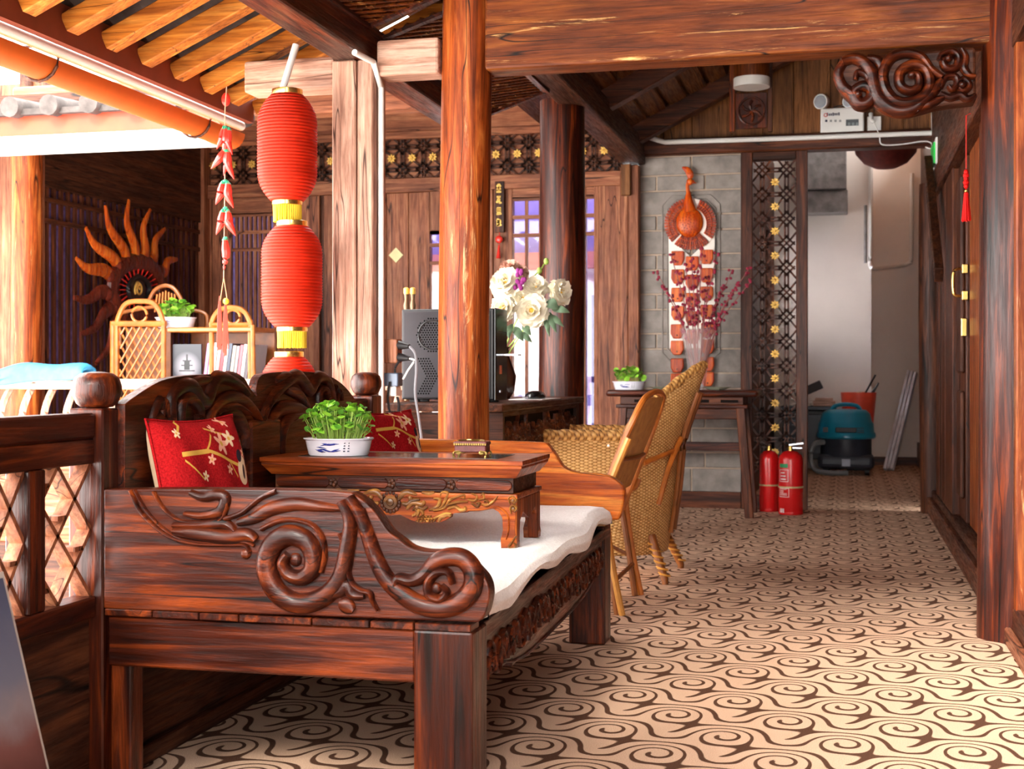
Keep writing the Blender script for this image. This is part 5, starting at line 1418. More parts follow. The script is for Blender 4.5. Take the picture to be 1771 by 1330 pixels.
# magazines on the shelf
def px2x(px): return rp(px, 620).x
cov = [srgb(40, 42, 52), srgb(196, 120, 180), srgb(214, 190, 196), srgb(226, 222, 214), srgb(196, 160, 150), srgb(150, 50, 60), srgb(210, 206, 204), srgb(60, 66, 84), srgb(200, 180, 160), srgb(110, 112, 120), srgb(190, 80, 90), srgb(224, 218, 212), srgb(70, 60, 66), srgb(180, 176, 184)]
desc = ['pink', 'pale pink', 'cream', 'tan', 'crimson', 'light grey', 'navy', 'sand', 'mid grey', 'rose', 'ivory', 'charcoal', 'silver']
mg = thing('magazine', 'grey magazine with a temple photograph facing out on the rattan shelf', 'magazine', (px2x(317), RY_+.05, zsh), 0, 'magazines on the rattan shelf')
def magcover():
    m, nt, b = mat_new('temple_cover', .3, .4)
    tc = node(nt, 'ShaderNodeTexCoord'); s_ = node(nt, 'ShaderNodeSeparateXYZ'); nt.links.new(tc.outputs['Object'], s_.inputs[0])
    U, V = Ex(s_.outputs[0]), Ex(s_.outputs[2]); M = Ex.m
    r = M('SQRT', U*U + (V-.12)*(V-.12))
    c = ramp(nt, r*5, [(.05, srgb(150, 146, 156)), (.5, srgb(36, 36, 46))])
    for (a, b_, cc_, d) in ((-.055, .055, .09, .098), (-.04, .04, .125, .133), (-.03, .03, .155, .162), (-.006, .006, .16, .2), (-.02, .02, .1, .155), (-.07, .07, .03, .05)):
        c = mixc(nt, M('GREATER_THAN', U, a)*M('LESS_THAN', U, b_)*M('GREATER_THAN', V, cc_)*M('LESS_THAN', V, d), c, srgb(16, 14, 18))
    nt.links.new(c, b.inputs['Base Color']); return m
MB().box(-.1, .1, 0, .012, 0, .265).build('cover', magcover(), mg, local=True)
for i in range(13):
    xx = px2x(344+i*6.4)
    hh = .245+.03*random.Random(i).random()
    o = thing('magazine', desc[i]+' magazine standing in the row on the rattan shelf', 'magazine', (xx, RY_+.05, zsh), 0, 'magazines on the rattan shelf')
    MB()._add([(x+(.035 if z else 0), y, z) for z in (0, hh) for y in (0, .2) for x in (0, .02)], [(0, 2, 3, 1), (4, 5, 7, 6), (0, 1, 5, 4), (2, 6, 7, 3), (0, 4, 6, 2), (1, 3, 7, 5)]).build('pages', plain('magazine_%d' % i, cov[i+1], .35, .4, var=.1), o, local=True)
herb_bowl((rp(304, 560, 8.1).x, 8.1, zt2), .14, .1, .07, .12, 1.0, 90, 'leafy green plant in a blue and white bowl on top of the rattan bookcase', 0, 5, .025)

# ================================================================ rail of the far gallery and quilts
fr = thing('far_gallery_rail', 'far gallery rail with curved goose-neck balusters across the courtyard', 'balustrade', (-4, 7.06, 0))
MB().box(-7, -2.1, 7.02, 7.12, .905, .965).build('top_rail', W('pale', 'x'), fr, bevel=.01)
for k in range(34):
    x = -6.9+.142*k
    MB().tube(bez([(x, 7.07, .91), (x, 7.0, .82), (x, 6.97, .72), (x, 7.02, .6), (x, 7.1, .5)], 4), .022, 6).build('baluster', W('pale', 'z'), fr, smooth=True)
MB().box(-7, -2.1, 7.05, 7.3, .44, .5).build('bench_seat', W('wall', 'x'), fr, bevel=.006)
MB().box(-7, -2.1, 7.14, 7.18, 0, .44).build('bench_board', W('wall', 'x'), fr)
def quilt(x0, x1, zt, drop, col, label, seed):
    rr = random.Random(seed); ph = [rr.uniform(0, 6) for _ in range(4)]
    prof = [(6.985, -drop), (6.985, -drop*.5), (6.98, -.0), (7.0, .035), (7.04, .055), (7.10, .05), (7.14, .03), (7.15, -.02), (7.155, -drop*.7)]
    def f(u, v):
        k = v*(len(prof)-1); i = min(int(k), len(prof)-2); t = k-i
        y = prof[i][0]*(1-t)+prof[i+1][0]*t; z = prof[i][1]*(1-t)+prof[i+1][1]*t
        x = x0+(x1-x0)*u; e = math.sin(PI*min(1, max(0, u)))**.4
        bulge = .03*math.sin(7*u+ph[0])+.02*math.sin(15*u+ph[1]+v*3)
        return (x, y-.012*math.sin(11*u+ph[2]), zt + (z+bulge*(1 if z > -.01 else .3))*(.35+.65*e))
    o = MB().grid(36, 20, f).build('quilt', plain('quilt_%d' % seed, col, .85, .1, var=.2, scale=12), smooth='all', label=label, cat='quilt', group='quilts airing on the far rail')
    m_ = o.modifiers.new('thick', 'SOLIDIFY'); m_.thickness = .02
quilt(-5.4, -4.25, 1.0, .06, srgb(70, 156, 206), 'pale blue quilt spread over the far gallery rail', 3)
rr = random.Random(4)
def cl(u, v): a = 2*PI*u; e = math.sin(PI*v)**.5; return (-3.8+.4*(2*v-1), 7.25+.1*e*math.cos(a), .58+.08*e*math.sin(a)*(1+.3*math.sin(9*v)))
MB().grid(16, 20, cl, True).build('teal_cloth', plain('teal_cloth', srgb(40, 130, 146), .85, .1, var=.2), smooth='all', label='teal cloth bundled on the bench of the far gallery rail', cat='cloth')

# ================================================================ wood and amber peacock hanging on the brick pier
YP = YB-.02
pk = thing('peacock_hanging', 'glossy orange wooden peacock wall hanging with a tail of shell plates on the brick pier', 'wall hanging', tuple(onY(1195, 660, YP)))
M_AMB = wood('amber_wood', srgb(140, 36, 6), srgb(206, 78, 12), srgb(236, 132, 34), 'z', rough=.3, spec=.3, crack=False, grain=1.6)
M_AMBD = wood('amber_dark', srgb(96, 22, 5), srgb(160, 50, 10), srgb(206, 92, 24), 'z', rough=.3, spec=.3, crack=False, grain=1.6)
M_WB = plain('white_backing', srgb(240, 232, 222), .6, .2, var=.05)
def k4(x, y): return (1000+x/4.43, 250+y/4.43)
def KP(x, y, d=0): q = onY(*k4(x, y), YP); return Vector((q.x, YP-d, q.z))
fnK = lambda u, v, t: (u, YP-t, v)
def kpoly(pts): return [(q.x, q.z) for q in (KP(a, b_) for a, b_ in pts)]
MB().prism(kpoly([(692, 700), (700, 1560), (1050, 1560), (1045, 690), (860, 860)]), fnK, .0, .006).build('backing', M_WB, pk)
def fan(c, r0, r1, a0, a1, n, mat, d):
    for k in range(n):
        b0 = a0+(a1-a0)*k/n; b1 = a0+(a1-a0)*(k+.86)/n
        MB().prism(kpoly([(c[0]+r0*math.cos(b0), c[1]+r0*math.sin(b0)), (c[0]+r1*math.cos(b0), c[1]+r1*math.sin(b0)), (c[0]+r1*1.02*math.cos((b0+b1)/2), c[1]+r1*1.02*math.sin((b0+b1)/2)), (c[0]+r1*math.cos(b1), c[1]+r1*math.sin(b1)), (c[0]+r0*math.cos(b1), c[1]+r0*math.sin(b1))]), fnK, d, d+.014).build('feather', mat, pk, bevel=.002)
cw_ = (862, 610)
MB().prism(kpoly([(cw_[0]+198*math.cos(2*PI*k/40), cw_[1]+198*math.sin(2*PI*k/40)) for k in range(40)]), fnK, .006, .012).build('wing_board', M_WB, pk)
fan(cw_, 112, 196, .75*PI, 1.42*PI, 17, M_AMBD, .012); fan(cw_, 122, 196, 1.62*PI, 2.2*PI, 15, M_AMBD, .012); fan(cw_, 100, 196, .25*PI, .72*PI, 14, M_AMBD, .014)
for r_ in (130, 165):
    for a0_, a1_ in ((.76, 1.4), (1.63, 2.19), (.26, .71)):
        MB().tube([KP(cw_[0]+r_*math.cos(PI*(a0_+(a1_-a0_)*k/16)), cw_[1]+r_*math.sin(PI*(a0_+(a1_-a0_)*k/16)), .03) for k in range(17)], .004, 5).build('feather_ridge', M_AMB, pk, smooth=True)
bc = KP(856, 600); MB().blob((bc.x, YP-.022, bc.z), .1, .034, .112, 22, 12).build('body', M_AMB, pk, smooth=True)
for k in range(46):
    a = k*2.4; r_ = .012*math.sqrt(k); x_, z_ = bc.x+.98*r_*math.cos(a), bc.z-.02+r_*math.sin(a)
    yy = YP-.022-.034*math.sqrt(max(0, 1-((x_-bc.x)/.1)**2-((z_-bc.z)/.112)**2))
    MB().blob((x_, yy, z_), .004, .003, .004, 6, 4).build('body_dot', M_AMBD, pk)
MB().tube(bez([KP(862, 520, .04), KP(850, 440, .04), KP(848, 380, .04), KP(842, 320, .04), KP(858, 285, .04), KP(890, 295, .04)], 5), [.05-.036*min(1, i/11) for i in range(26)], 10, flat=.6, up=(0, 1, 0)).build('neck', M_AMB, pk, smooth=True)
hc_ = KP(860, 290, .04); MB().blob(hc_, .026, .02, .026, 12, 8).build('head', M_AMB, pk, smooth=True)
MB().tube([KP(870, 290, .04), KP(908, 300, .04)], [.015, .002], 8).build('beak', M_AMBD, pk)
MB().tube(bez([KP(860, 270, .04), KP(862, 235, .04), KP(840, 200, .04), KP(800, 180, .04)], 5), [.012, .016, .02, .023, .025, .026, .026, .026, .025, .024, .022, .02, .016, .012, .008, .004], 8, flat=.5, up=(0, 1, 0)).build('crest', M_AMB, pk, smooth=True)
rows = [(870, 900), (1010, 1040), (1150, 1180), (1290, 1320), (1430, 1460), (1555, 1600), (1690, 1725), (1805, 1840)]
for ri, (ym, yc_) in enumerate(rows):
    for x_, yy in ((765, ym), (875, yc_+10), (985, ym-10)):
        if ri > 4 and x_ == 875: continue
        if ri > 3: x_ = x_-5 if x_ < 800 else x_+8
        q = KP(x_, yy, 0); w_, h_ = .047, .056
        pl = [(q.x-w_, q.z+h_*.9), (q.x+w_, q.z+h_*.9), (q.x+w_*1.05, q.z-h_*.3), (q.x+w_*.6, q.z-h_), (q.x-w_*.6, q.z-h_), (q.x-w_*1.05, q.z-h_*.3)]
        o = MB().prism(pl, fnK, .008, .03).build('tail_plate', M_AMB, pk, bevel=.008, seg=2)
        MB().blob((q.x, YP-.03, q.z-h_*.55), .006, .004, .006, 7, 4).build('plate_dot', M_BLACK, o)
# ================================================================ gold character plaque and red pendant on the wall
pq = thing('character_plaque', 'narrow dark plaque with gold characters and a red pendant on the wall', 'plaque', (onY(866, 400, YW-.05).x, YW-.05, onY(866, 402, YW-.05).z))
p, q = onY(856, 314, YW-.04), onY(872, 402, YW-.04)
MB().box(p.x, q.x, YW-.045, YW-.03, q.z, p.z).build('board', W('dark'), pq, bevel=.003)
# the four gold characters are too blurred to read: only their visible strokes are built
STROKES = [[(-.5, -.1, .5, -.1), (0, .9, -.45, .35), (0, .9, .45, .35), (0, .4, 0, -.7), (-.35, .2, .35, .2), (-.55, -.7, .55, -.7)],
           [(-.45, .6, .4, .6), (-.4, .05, .35, .05), (0, .7, 0, -.2), (-.3, -.2, -.5, -.6), (.1, -.2, .15, -.7), (.15, -.7, .65, -.55)],
           [(-.5, .5, .5, .5), (-.5, 0, .5, 0), (-.2, .8, -.2, -.6), (.25, .8, .25, -.6), (-.5, -.6, .6, -.5)],
           [(-.55, .4, .5, .4), (-.5, 0, .55, .05), (-.25, .8, -.25, -.7), (.1, .7, .1, -.7), (.1, -.2, .6, -.6), (-.5, -.6, .1, -.4)]]
for k, st_ in enumerate(STROKES):
    b = MB(); cx_, cz_ = (p.x+q.x)/2-.004, p.z-.055-.088*k
    for x0, z0, x1, z1 in st_: b.bar((cx_+x0*.034, YW-.048, cz_+z0*.038), (cx_+x1*.034, YW-.048, cz_+z1*.038), .006, .013, up=(0, 0, 1) if abs(x1-x0) > abs(z1-z0) else (1, 0, 0))
    b.build('gold_character', M_GOLD, pq)
yk = YW-.06
MB().tube([onY(864, 402, yk), onY(863, 430, yk), onY(862, 445, yk)], .003, 5).build('cord', M_CHI, pq)
MB().blob(onY(863, 414, yk), .03, .015, .03, 12, 7).build('red_ball', M_CHI, pq, smooth=True)
MB().tube([onY(863, 424, yk), onY(862, 447, yk)], [.006, .018], 8).build('red_tassel', M_CHI, pq, smooth=True)
# square paper charm on the plank door
c = onY(684, 441, YW-.02)
MB()._add([(c.x-.06, YW-.01, c.z), (c.x, YW-.01, c.z-.06), (c.x+.06, YW-.01, c.z), (c.x, YW-.01, c.z+.06), (c.x-.06, YW-.004, c.z), (c.x, YW-.004, c.z-.06), (c.x+.06, YW-.004, c.z), (c.x, YW-.004, c.z+.06)],
          [(0, 1, 2, 3), (7, 6, 5, 4), (0, 4, 5, 1), (1, 5, 6, 2), (2, 6, 7, 3), (3, 7, 4, 0)]).build('paper_charm', plain('cream_paper', srgb(240, 226, 170), .8), label='cream diamond paper charm on the plank wall', cat='paper')

# ================================================================ carved scroll bracket under the crossbeam
YK = 5.42
bk = thing('scroll_bracket', 'thick carved cloud-scroll bracket between the crossbeam and the cracked column', 'bracket', (.3, YK, 2.0))
def b7(x, y): return (1371+x/4.43, y/4.43)
ob = [(360,450),(420,430),(500,440),(560,450),(620,440),(680,430),(760,420),(860,395),(960,400),(1050,390),(1150,380),(1270,360),(1400,360),(1405,780),(1330,790),(1220,800),(1100,820),(1000,850),(880,880),(760,870),(680,840),(620,790),(560,830),(480,820),(430,760),(370,700),(340,620),(325,540)]
fnG = lambda u, v, t: (u, YK-.06-t, v)
def BP(pts): return [(q.x, q.z) for q in (onY(*b7(a, b_), YK-.06) for a, b_ in pts)]
MB().prism(BP(ob), fnG, -.1, 0).build('block', W('dark', 'x'), bk, bevel=.01, seg=2)
def br_(pts, w_, h_=.03, n=7): MB().relief(bez(BP(pts), n), lambda s: w_*(.45+.55*math.sin(PI*min(1, .12+.82*s))), h_, fnG, 8).build('scroll', W('red', 'x'), bk, smooth=True)
br_([(400,470),(350,560),(380,660),(450,720),(520,800),(600,760),(600,690),(540,660),(470,700),(490,750),(530,735)], .05)
br_([(380,480),(460,450),(540,480),(600,560),(620,660),(660,760),(760,840),(880,850),(980,800),(1080,700),(1140,620)], .06, .04)
br_([(480,620),(500,560),(560,580),(590,650)], .03)
br_([(570,450),(650,470),(690,560),(680,660)], .045, .03)
br_([(1140,600),(1060,540),(980,440),(860,410),(750,450),(690,560),(710,690),(790,780),(900,790),(1010,740),(1050,650),(1020,540),(930,500),(830,550),(820,650),(890,700),(960,670),(960,590),(910,570)], .05, .045, 6)
br_([(1120,470),(1150,420),(1220,400),(1270,450),(1250,520),(1180,530),(1150,480),(1190,450),(1210,470)], .035, .04)
br_([(1130,680),(1170,600),(1240,590),(1260,640),(1220,690),(1190,660)], .03, .035)
br_([(1260,640),(1310,610),(1350,660),(1310,700),(1270,680)], .03, .035)
br_([(1130,720),(1200,750),(1280,730),(1340,760),(1400,730)], .035, .03)
br_([(1290,380),(1320,440),(1310,520),(1350,580),(1400,590)], .035, .03)
br_([(960,860),(950,830),(1050,800),(1160,740)], .04, .03)
for x_, y_, r_ in ((912, 585, .016), (1190, 460, .014), (1295, 660, .014), (505, 730, .014)):
    q = onY(*b7(x_, y_), YK-.06); MB().blob((q.x, YK-.085, q.z), r_, .025, r_, 12, 7).build('boss', W('red', 'x'), bk, smooth=True)

# ================================================================ pendant lamp box, emergency light, conduit, exit sign
YQ = 9.3
pb = thing('lamp_bracket', 'wooden lamp bracket with a round carved medallion and a white-rimmed cylinder lamp', 'lamp', tuple(onY(1299, 222, YQ)))
for px0, px1 in ((1262, 1271), (1328, 1336)):
    p, q = onY(px0, 115, YQ), onY(px1, 228, YQ); MB().box(p.x, q.x, YQ-.02, YQ+.02, q.z, p.z+.3).build('frame_post', W('col' if px0 < 1300 else 'dark', 'z'), pb, bevel=.003)
p, q = onY(1272, 162, YQ), onY(1327, 221, YQ)
MB().box(p.x, q.x, YQ-.005, YQ+.02, q.z, p.z).build('panel', W('red', 'z'), pb, bevel=.003)
cm = onY(1300, 192, YQ-.01)
MB().tube([(cm.x+.086*math.cos(2*PI*k/30), YQ-.012, cm.z+.092*math.sin(2*PI*k/30)) for k in range(30)], .008, 7, closed=True).build('medallion_ring', W('red'), pb, smooth=True)
for k in range(6):
    a = k*PI/3+.5; MB().tube(bez([(cm.x, YQ-.012, cm.z), (cm.x+.04*math.cos(a+.3), YQ-.02, cm.z+.04*math.sin(a+.3)), (cm.x+.07*math.cos(a), YQ-.012, cm.z+.07*math.sin(a))], 4), .010, 7).build('medallion_motif', W('red'), pb, smooth=True)
lc = onY(1300, 150, YQ-.12); lt = onY(1300, 136, YQ-.12); R_l = .118
MB().lathe([(R_l, 0), (R_l, .3), (R_l*.9, .31)], 28, (lc.x, YQ-.12, lt.z)).build('lamp_body', W('beam', 'z'), pb, smooth=True)
MB().lathe([(R_l*.9, 0), (R_l*1.02, 0), (R_l*1.02, .06), (R_l, .062)], 28, (lc.x, YQ-.12, lt.z-.06)).build('lamp_rim', M_WHITE, pb, smooth=True)

YE = YW-.06
em = thing('emergency_light', 'white emergency light box with a round lamp head above the doorway', 'emergency light', tuple(onY(1456, 231, YE)))
p, q = onY(1419, 190, YE), onY(1494, 229, YE)
bxo = MB().box(p.x, q.x, YE-.05, YE+.025, q.z, p.z).build('box', M_WHITE, em, bevel=.01, seg=2)
p2, q2 = onY(1463, 207, YE-.05), onY(1485, 217, YE-.05)
MB().box(p2.x, q2.x, YE-.053, YE-.05, q2.z, p2.z).build('display', plain('display_grey', srgb(70, 76, 80), .3), bxo)
for k in range(3): p3 = onY(1466+7*k, 212, YE-.054); MB().cbox((p3.x+.01, YE-.054, p3.z-.01), .018, .003, .02).build('display_digit', plain('digit', srgb(120, 128, 130), .4), bxo)
p3 = onY(1428, 199, YE-.052)
MB().tube([(p3.x+.012*math.cos(2*PI*k/14), YE-.052, p3.z+.012*math.sin(2*PI*k/14)) for k in range(14)], .003, 5, closed=True).build('logo_ring', plain('logo_red', srgb(210, 60, 50), .5), bxo)
lg_ = MB()                                   # unreadable maker's lettering: short dark strokes
for k in range(7): lg_.cbox((p3.x+.012+.0135*k, YE-.0515, p3.z+(.002 if k % 3 else .004)), .009, .002, .016 if k % 3 else .022)
lg_.build('logo_strokes', M_INK, bxo)
for k in range(4):
    p4 = onY(1429+8*k, 209, YE-.052); MB().cbox((p4.x, YE-.051, p4.z), .016, .002, .016).build('pictogram', M_INK if k == 0 else plain('faint_grey', srgb(150, 150, 150), .5), bxo)
def head(px, py, r):
    c = onY(px, py, YE-.02); d = Vector((-.45, -.9, -.1)).normalized()
    h = MB().tube([c+d*-.05, c+d*-.02, c+d*.02, c+d*.03], [r*.4, r*.9, r, r], 20).build('lamp_head', M_WHITE, em, smooth=True)
    MB().tube([c+d*.029, c+d*.033], [r*.86, r*.86], 20).build('reflector', M_STEEL, h, smooth=True)
    MB().tube([c, Vector((c.x+.02, YE-.01, c.z-.07))], .008, 6).build('neck', M_WHITE, h)
head(1422, 176, .055); head(1470, 176, .045)
MB().tube(bez([onY(1443, 190, YE), onY(1445, 184, YE), onY(1466, 183, YE), onY(1468, 190, YE)], 4), .005, 6).build('carry_handle', M_STEEL, em)
sk = thing('ceiling_socket', 'white wall socket with a plugged cable next to the emergency light', 'socket', tuple(onY(1511, 228, YE)))
p, q = onY(1500, 202, YE), onY(1524, 227, YE)
MB().box(p.x, q.x, YE-.01, YE+.025, q.z, p.z).build('plate', M_WHITE, sk, bevel=.003)
MB().tube([onY(1506, 197, YE), onY(1507, 206, YE-.03), onY(1511, 212, YE-.03)], .016, 8).build('plug', M_WHITE, sk, smooth=True)
cbp = [(1511,212),(1516,222),(1521,236),(1524,249),(1540,251),(1565,249),(1590,245),(1605,245),(1612,250),(1610,257),(1600,254)]
MB().tube(bez([onY(a, b_, YW-.145) for a, b_ in cbp], 5), .005, 6).build('cable', M_WHITE, sk, smooth=True)
YN_ = YW-.14
cp_ = [onY(1106, 232, YN_), onY(1138, 243, YN_), onY(1150, 246, YN_), onY(1400, 238, YN_), onY(1612, 230, YN_), onY(1615, 222, YN_), onY(1615, 195, YN_)]
MB().tube(cp_, .018, 10).build('white_conduit', M_WHITE, smooth=True, label='long white conduit pipe running along the lintel over the doorway', cat='pipe')
ex = thing('exit_sign', 'green exit sign seen edge on beside the door wall', 'exit sign', tuple(onY(1615, 290, 9.6)))
p, q = onY(1612, 252, 9.6), onY(1618, 288, 9.6)
MB().box(p.x, p.x+.012, 9.45, 9.75, q.z, p.z).build('green_face', plain('exit_green', srgb(20, 200, 70), .3), ex)
MB().box(p.x+.012, p.x+.04, 9.43, 9.77, q.z-.01, p.z+.03).build('housing', M_WHITE, ex, bevel=.004)

# ================================================================ door wall details on the right
XD = XR+.05
d1 = thing('door_1', None, None, (XD+.03, 7.6, .17), kind='structure')
MB().box(XD+.02, XD+.06, 7.85, 8.28, .17, 2.2).build('door_leaf', W('door', 'z'), d1, bevel=.006)
MB().box(XD+.03, XD+.07, 6.95, 7.75, .17, 2.2).build('door_leaf', W('col', 'z'), d1, bevel=.006)
MB().box(XD, XD+.06, 5.6, 6.9, .17, 2.2).build('door_leaf', W('door', 'z'), d1, bevel=.006)
for y0, y1 in ((7.92, 8.2), (5.8, 6.7)):
    for z0, z1 in ((.3, .9), (1.0, 2.1)):
        MB().box(XD-.004, XD+.022, y0, y1, z0, z1).build('raised_panel', W('dark', 'z'), d1, bevel=.01)
p = onX(1652, 477, XD); q = onX(1652, 520, XD)
hd = MB().tube(bez([(XD+.02, 7.82, p.z), (XD-.035, 7.82, p.z), (XD-.05, 7.82, p.z-.03), (XD-.05, 7.82, q.z+.03), (XD-.035, 7.82, q.z), (XD+.02, 7.82, q.z)], 4), .009, 8).build('pull_handle', M_BRASS, d1, smooth=True)
for z in (p.z, q.z): MB().box(XD-.005, XD+.025, 7.79, 7.85, z-.025, z+.025).build('handle_plate', M_BRASS, hd, bevel=.003)
z_ = onX(1650, 572, XD).z
MB().box(XD-.01, XD+.02, 7.79, 7.83, z_-.05, z_+.05).build('lock_plate', M_BRASS, d1, bevel=.004)
ts = thing('red_tassel', 'bright red knotted tassel hanging on the door frame', 'tassel', tuple(onX(1671, 384, .56)))
TY = BASE[ts].y
def tp_(px, py): q = onX(px, py, .56); return Vector((.56, TY, q.z))
MB().tube([(.585, TY, 2.23), (.56, TY, 2.22), tp_(1672, 290)], .003, 5).build('cord', M_CHI, ts)
M_TAS = plain('vivid_red_silk', srgb(226, 24, 20), .6, .2)
for k in range(5): MB().blob(tp_(1672, 296+6*k), .012+.003*(k % 2), .014, .014, 9, 6).build('knot', M_TAS, ts, smooth=True)
MB().blob(tp_(1672, 329), .01, .01, .01, 8, 5).build('gold_bead', M_BRASS, ts)
rr = random.Random(8); b = MB()
for k in range(46):
    a = rr.uniform(0, 2*PI); r_ = math.sqrt(rr.random()); t0, t1 = tp_(1672, 332), tp_(1672, 382)
    b.tube([t0+Vector((.008*r_*math.cos(a), .008*r_*math.sin(a), 0)), t1+Vector((.022*r_*math.cos(a), .026*r_*math.sin(a), rr.uniform(0, .01)))], .003, 4)
b.build('silk_threads', M_TAS, ts, kind='stuff')
MB().obox((.545, 9.0, 2.0), (.025, .0, 0), (0, .55, .42), (0, -.03, .04)).build('diagonal_strut', W('dark', 'y'), bevel=.004, label='dark diagonal strut under the head rail of the door wall', cat='strut')
# near door beside the cracked column
d2 = thing('door_2', None, None, (.7, 4, 0), kind='structure')
MB().box(.605, .64, 5.22, 5.3, .0, 3.0).build('jamb', W('col', 'z'), d2, bevel=.006)
MB().box(.64, .70, 5.12, 5.24, .0, 3.0).build('jamb', W('dark', 'z'), d2, bevel=.006)
MB().box(.72, .76, 2.0, 5.05, .25, 2.3).build('door_leaf', W('dark', 'z'), d2)
MB().box(.575, .60, 2.0, 5.32, 0, .06).build('floor_trim', W('wall', 'y'), d2, bevel=.006)
MB().box(.60, .645, 2.0, 5.3, 0, .14).build('sill', W('door', 'y'), d2, bevel=.01)
MB().box(.645, .72, 2.0, 5.25, 0, .19).build('sill', W('dark', 'y'), d2, bevel=.01)
MB().box(.60, .72, 2.0, 5.3, 2.2, 3.5).build('head', W('dark', 'y'), d2)
q = onX(1755, 865, .7)
hg = MB().box(.69, .71, q.y-.03, q.y+.05, q.z-.06, q.z+.06).build('hinge', plain('rust_iron', srgb(110, 56, 44), .5, .4, .4), d2, bevel=.003)

# ================================================================ store room beyond the doorway
vc = thing('vacuum_cleaner', 'teal and black drum vacuum cleaner against the white store wall', 'vacuum cleaner', (onZ(1463, 812, 0).x, 13.85, 0))
M_TEAL = plain('teal_plastic', srgb(20, 130, 160), .3, .5, var=.08); M_CHAR = plain('charcoal_plastic', srgb(50, 54, 64), .4, .4)
MB().box(-.27, .27, -.22, .22, .06, .2).build('base', M_CHAR, vc, bevel=.05, seg=3, local=True)
MB().lathe([(.24, .18), (.245, .2), (.245, .36), (.25, .365)], 28).build('drum', M_CHAR, vc, local=True, smooth=True)
MB().lathe([(.27, .355), (.285, .37), (.285, .40), (.27, .42), (.265, .50), (.25, .52), (.23, .60), (.19, .635), (.05, .645)], 28).build('motor_head', M_TEAL, vc, local=True, smooth=True)
MB().tube(bez([(-.14, 0, .63), (-.1, 0, .675), (0, 0, .69), (.1, 0, .675), (.14, 0, .63)], 5), .02, 8).build('carry_handle', M_TEAL, vc, local=True, smooth=True)
MB().box(-.1, .1, -.275, -.25, .42, .47).build('badge', M_BLACK, vc, bevel=.006, local=True)
MB().box(-.22, -.17, -.225, -.19, .42, .47).build('switch', M_BLACK, vc, local=True)
MB().box(-.04, .04, -.226, -.218, .09, .16).build('sticker', plain('sticker_grey', srgb(170, 176, 190), .5), vc, local=True)
for k in range(3): MB().box(.1, .17, -.256, -.24, .42+.02*k, .428+.02*k).build('vent_slot', M_BLACK, vc, local=True)
for x in (-.2, .2):
    for y in (-.16, .16): MB().tube([(x-.02, y, .035), (x+.02, y, .035)], .035, 12).build('wheel', M_BLACK, vc, local=True, smooth=True)
MB().tube(bez([(-.2, -.12, .32), (-.3, -.16, .3), (-.34, -.18, .18), (-.3, -.2, .06), (-.2, -.26, .03), (.02, -.29, .03)], 6), .025, 8).build('hose', plain('grey_hose', srgb(120, 122, 124), .5), vc, local=True, smooth=True)
bkx = onY(1482, 700, 14.35)
bu = thing('red_bucket', 'orange-red plastic bucket full of cleaning odds and ends behind the vacuum', 'bucket', (.14, 14.42, 0))
def bf(u, v): a = 2*PI*u; r = .13+.05*v; return (r*math.cos(a), r*.95*math.sin(a), .3+.5*v)
MB().grid(28, 8, bf, True).build('shell', plain('coral_plastic', srgb(236, 84, 60), .35, .4), bu, local=True, smooth='all')
MB().box(-.12, .12, -.1, .1, 0, .3).build('stool', M_CHAR, bu, local=True, bevel=.01)
rr = random.Random(6)
for k in range(10):
    a = rr.uniform(0, 6.28); r_ = rr.uniform(0, .1)
    MB().blob((r_*math.cos(a), r_*math.sin(a), .72+rr.uniform(0, .06)), .04, .04, .035, 8, 6).build('rag', plain('rag_%d' % k, rr.choice([srgb(226, 214, 204), srgb(220, 90, 140), srgb(190, 160, 130), srgb(230, 180, 60), srgb(60, 40, 60)]), .8), bu, local=True, smooth=True)
for a, b_ in (((.06, -.05, .7), (.19, -.1, .88)), ((.1, 0, .7), (.2, .0, .9)), ((.02, .02, .7), (.17, .05, .98))): MB().tube([a, b_], .01, 6).build('brush_handle', M_BLACK, bu, local=True)
sb = thing('store_shelf', 'black low cabinet heaped with papers in the store room', 'cabinet', (-.35, 14.2, 0))
MB().box(-.62, -.1, 14.2, 14.56, .12, .62).build('carcass', M_BLACK, sb, bevel=.01)
MB().box(-.64, -.08, 14.16, 14.58, .62, .66).build('top', M_CHAR, sb, bevel=.006)
MB().box(-.6, -.12, 14.17, 14.2, .18, .58).build('door', M_CHAR, sb, bevel=.006)
for x in (-.55, -.17): MB().box(x-.03, x+.03, 14.25, 14.3, 0, .12).build('foot', M_BLACK, sb)
rr = random.Random(31)
for k, (nm, lb_, col) in enumerate((('paper_stack', 'white stack of papers on the black store cabinet', srgb(226, 220, 212)), ('folded_cloth', 'tan folded cloth on the black store cabinet', srgb(190, 150, 130)), ('grey_hand_tool', 'dark grey hand tool lying on the papers in the store', srgb(66, 64, 66)))):
    x = (-.42, -.2, -.33)[k]
    b = MB()
    if k < 2:
        for j in range(3): b.box(x-.1+rr.uniform(-.02, .02), x+.1+rr.uniform(-.02, .02), 14.22, 14.45, .661+.028*j, .686+.028*j)
    else: b.obox((-.33, 14.33, .84), (.1, 0, .045), (0, .05, 0), (-.02, 0, .04)).tube([(-.42, 14.33, .80), (-.5, 14.33, .775)], .022, 8)
    b.build(nm, plain(nm, col, .7), label=lb_, cat=('paper', 'cloth', 'tool')[k], bevel=.004)
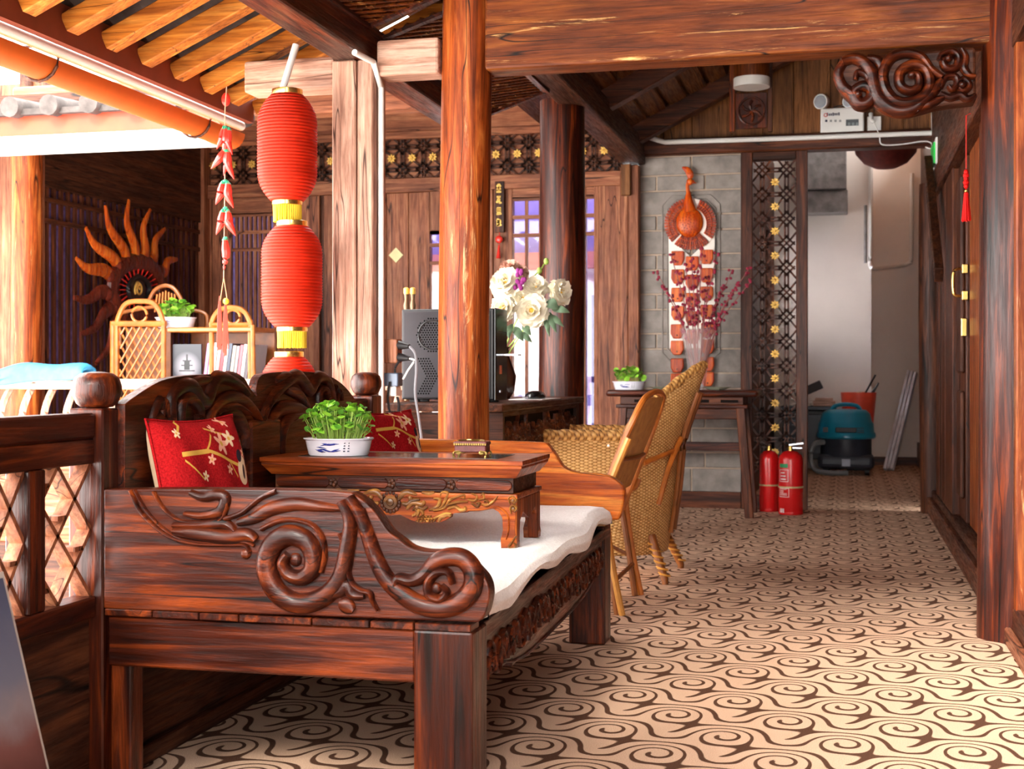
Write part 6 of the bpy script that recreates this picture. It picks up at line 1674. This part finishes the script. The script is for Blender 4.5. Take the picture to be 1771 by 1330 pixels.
M_ALU = plain('bright_aluminium', srgb(222, 222, 228), .3, .6, .25, var=.2)
lx = thing('metal_channels', 'bundle of shiny metal channels leaning in the store corner', 'metal bars', (.52, 14.6, 0))
for k in range(3):
    a, b_ = Vector((.40+.035*k, 14.3, .0)), Vector((.66+.035*k, 14.9, 1.02-.01*k))
    MB().bar(a+Vector((0, 0, .02)), b_, .03, .05).build('channel', M_ALU, lx, bevel=.004)
YC = 14.55
def cpx(px, py, Y=YC): return onY(px, py, Y)
ac = thing('grey_duct_box', 'stained grey metal duct boxes high on the white store wall', 'duct', tuple(cpx(1430, 370)))
M_DUCT = plain('stained_zinc', srgb(130, 124, 122), .5, .4, var=.4, scale=10)
for (a, b_, c, d, o) in ((1392, 292, 1464, 332, .3), (1392, 335, 1466, 371, .24), (1392, 262, 1464, 290, .22)):
    p, q = cpx(a, b_), cpx(c, d); MB().box(p.x, q.x, YC-o, YC+.04, q.z, p.z).build('duct_section', M_DUCT, ac, bevel=.008)
pp = thing('white_pipe_loop', 'white plastic pipe dropping down the store wall corner', 'pipe', tuple(cpx(1510, 462)))
MB().tube(bez([cpx(1506, 262), cpx(1506, 320), cpx(1506, 400), cpx(1505, 452), cpx(1509, 464, 14.5), cpx(1530, 463, 14.9), cpx(1556, 460, 15.2), cpx(1572, 455, 15.25), cpx(1576, 440, 15.25), cpx(1577, 300, 15.25)], 5), .022, 8).build('pipe', M_WHITE, pp, smooth=True)
MB().tube([cpx(1497, 355), cpx(1497, 455)], .016, 8).build('pipe', M_DUCT, pp, smooth=True)
sd = onY(1532, 262, 13.4)
hl = thing('dome_lampshade', 'dark red dome lampshade hanging from the store room ceiling', 'lamp', (sd.x, 13.4, onY(1532, 293, 13.4).z))
MB().lathe([(.02, 0), (.1, .012), (.2, .06), (.28, .15), (.3, .24), (.29, .25)], 28).build('shade', plain('maroon_paper', srgb(96, 34, 28), .6, .3, var=.3, scale=20), hl, local=True, smooth=True)
MB().tube([(0, 0, .2), (0, 0, .9)], .006, 6).build('cord', M_BLACK, hl, local=True)
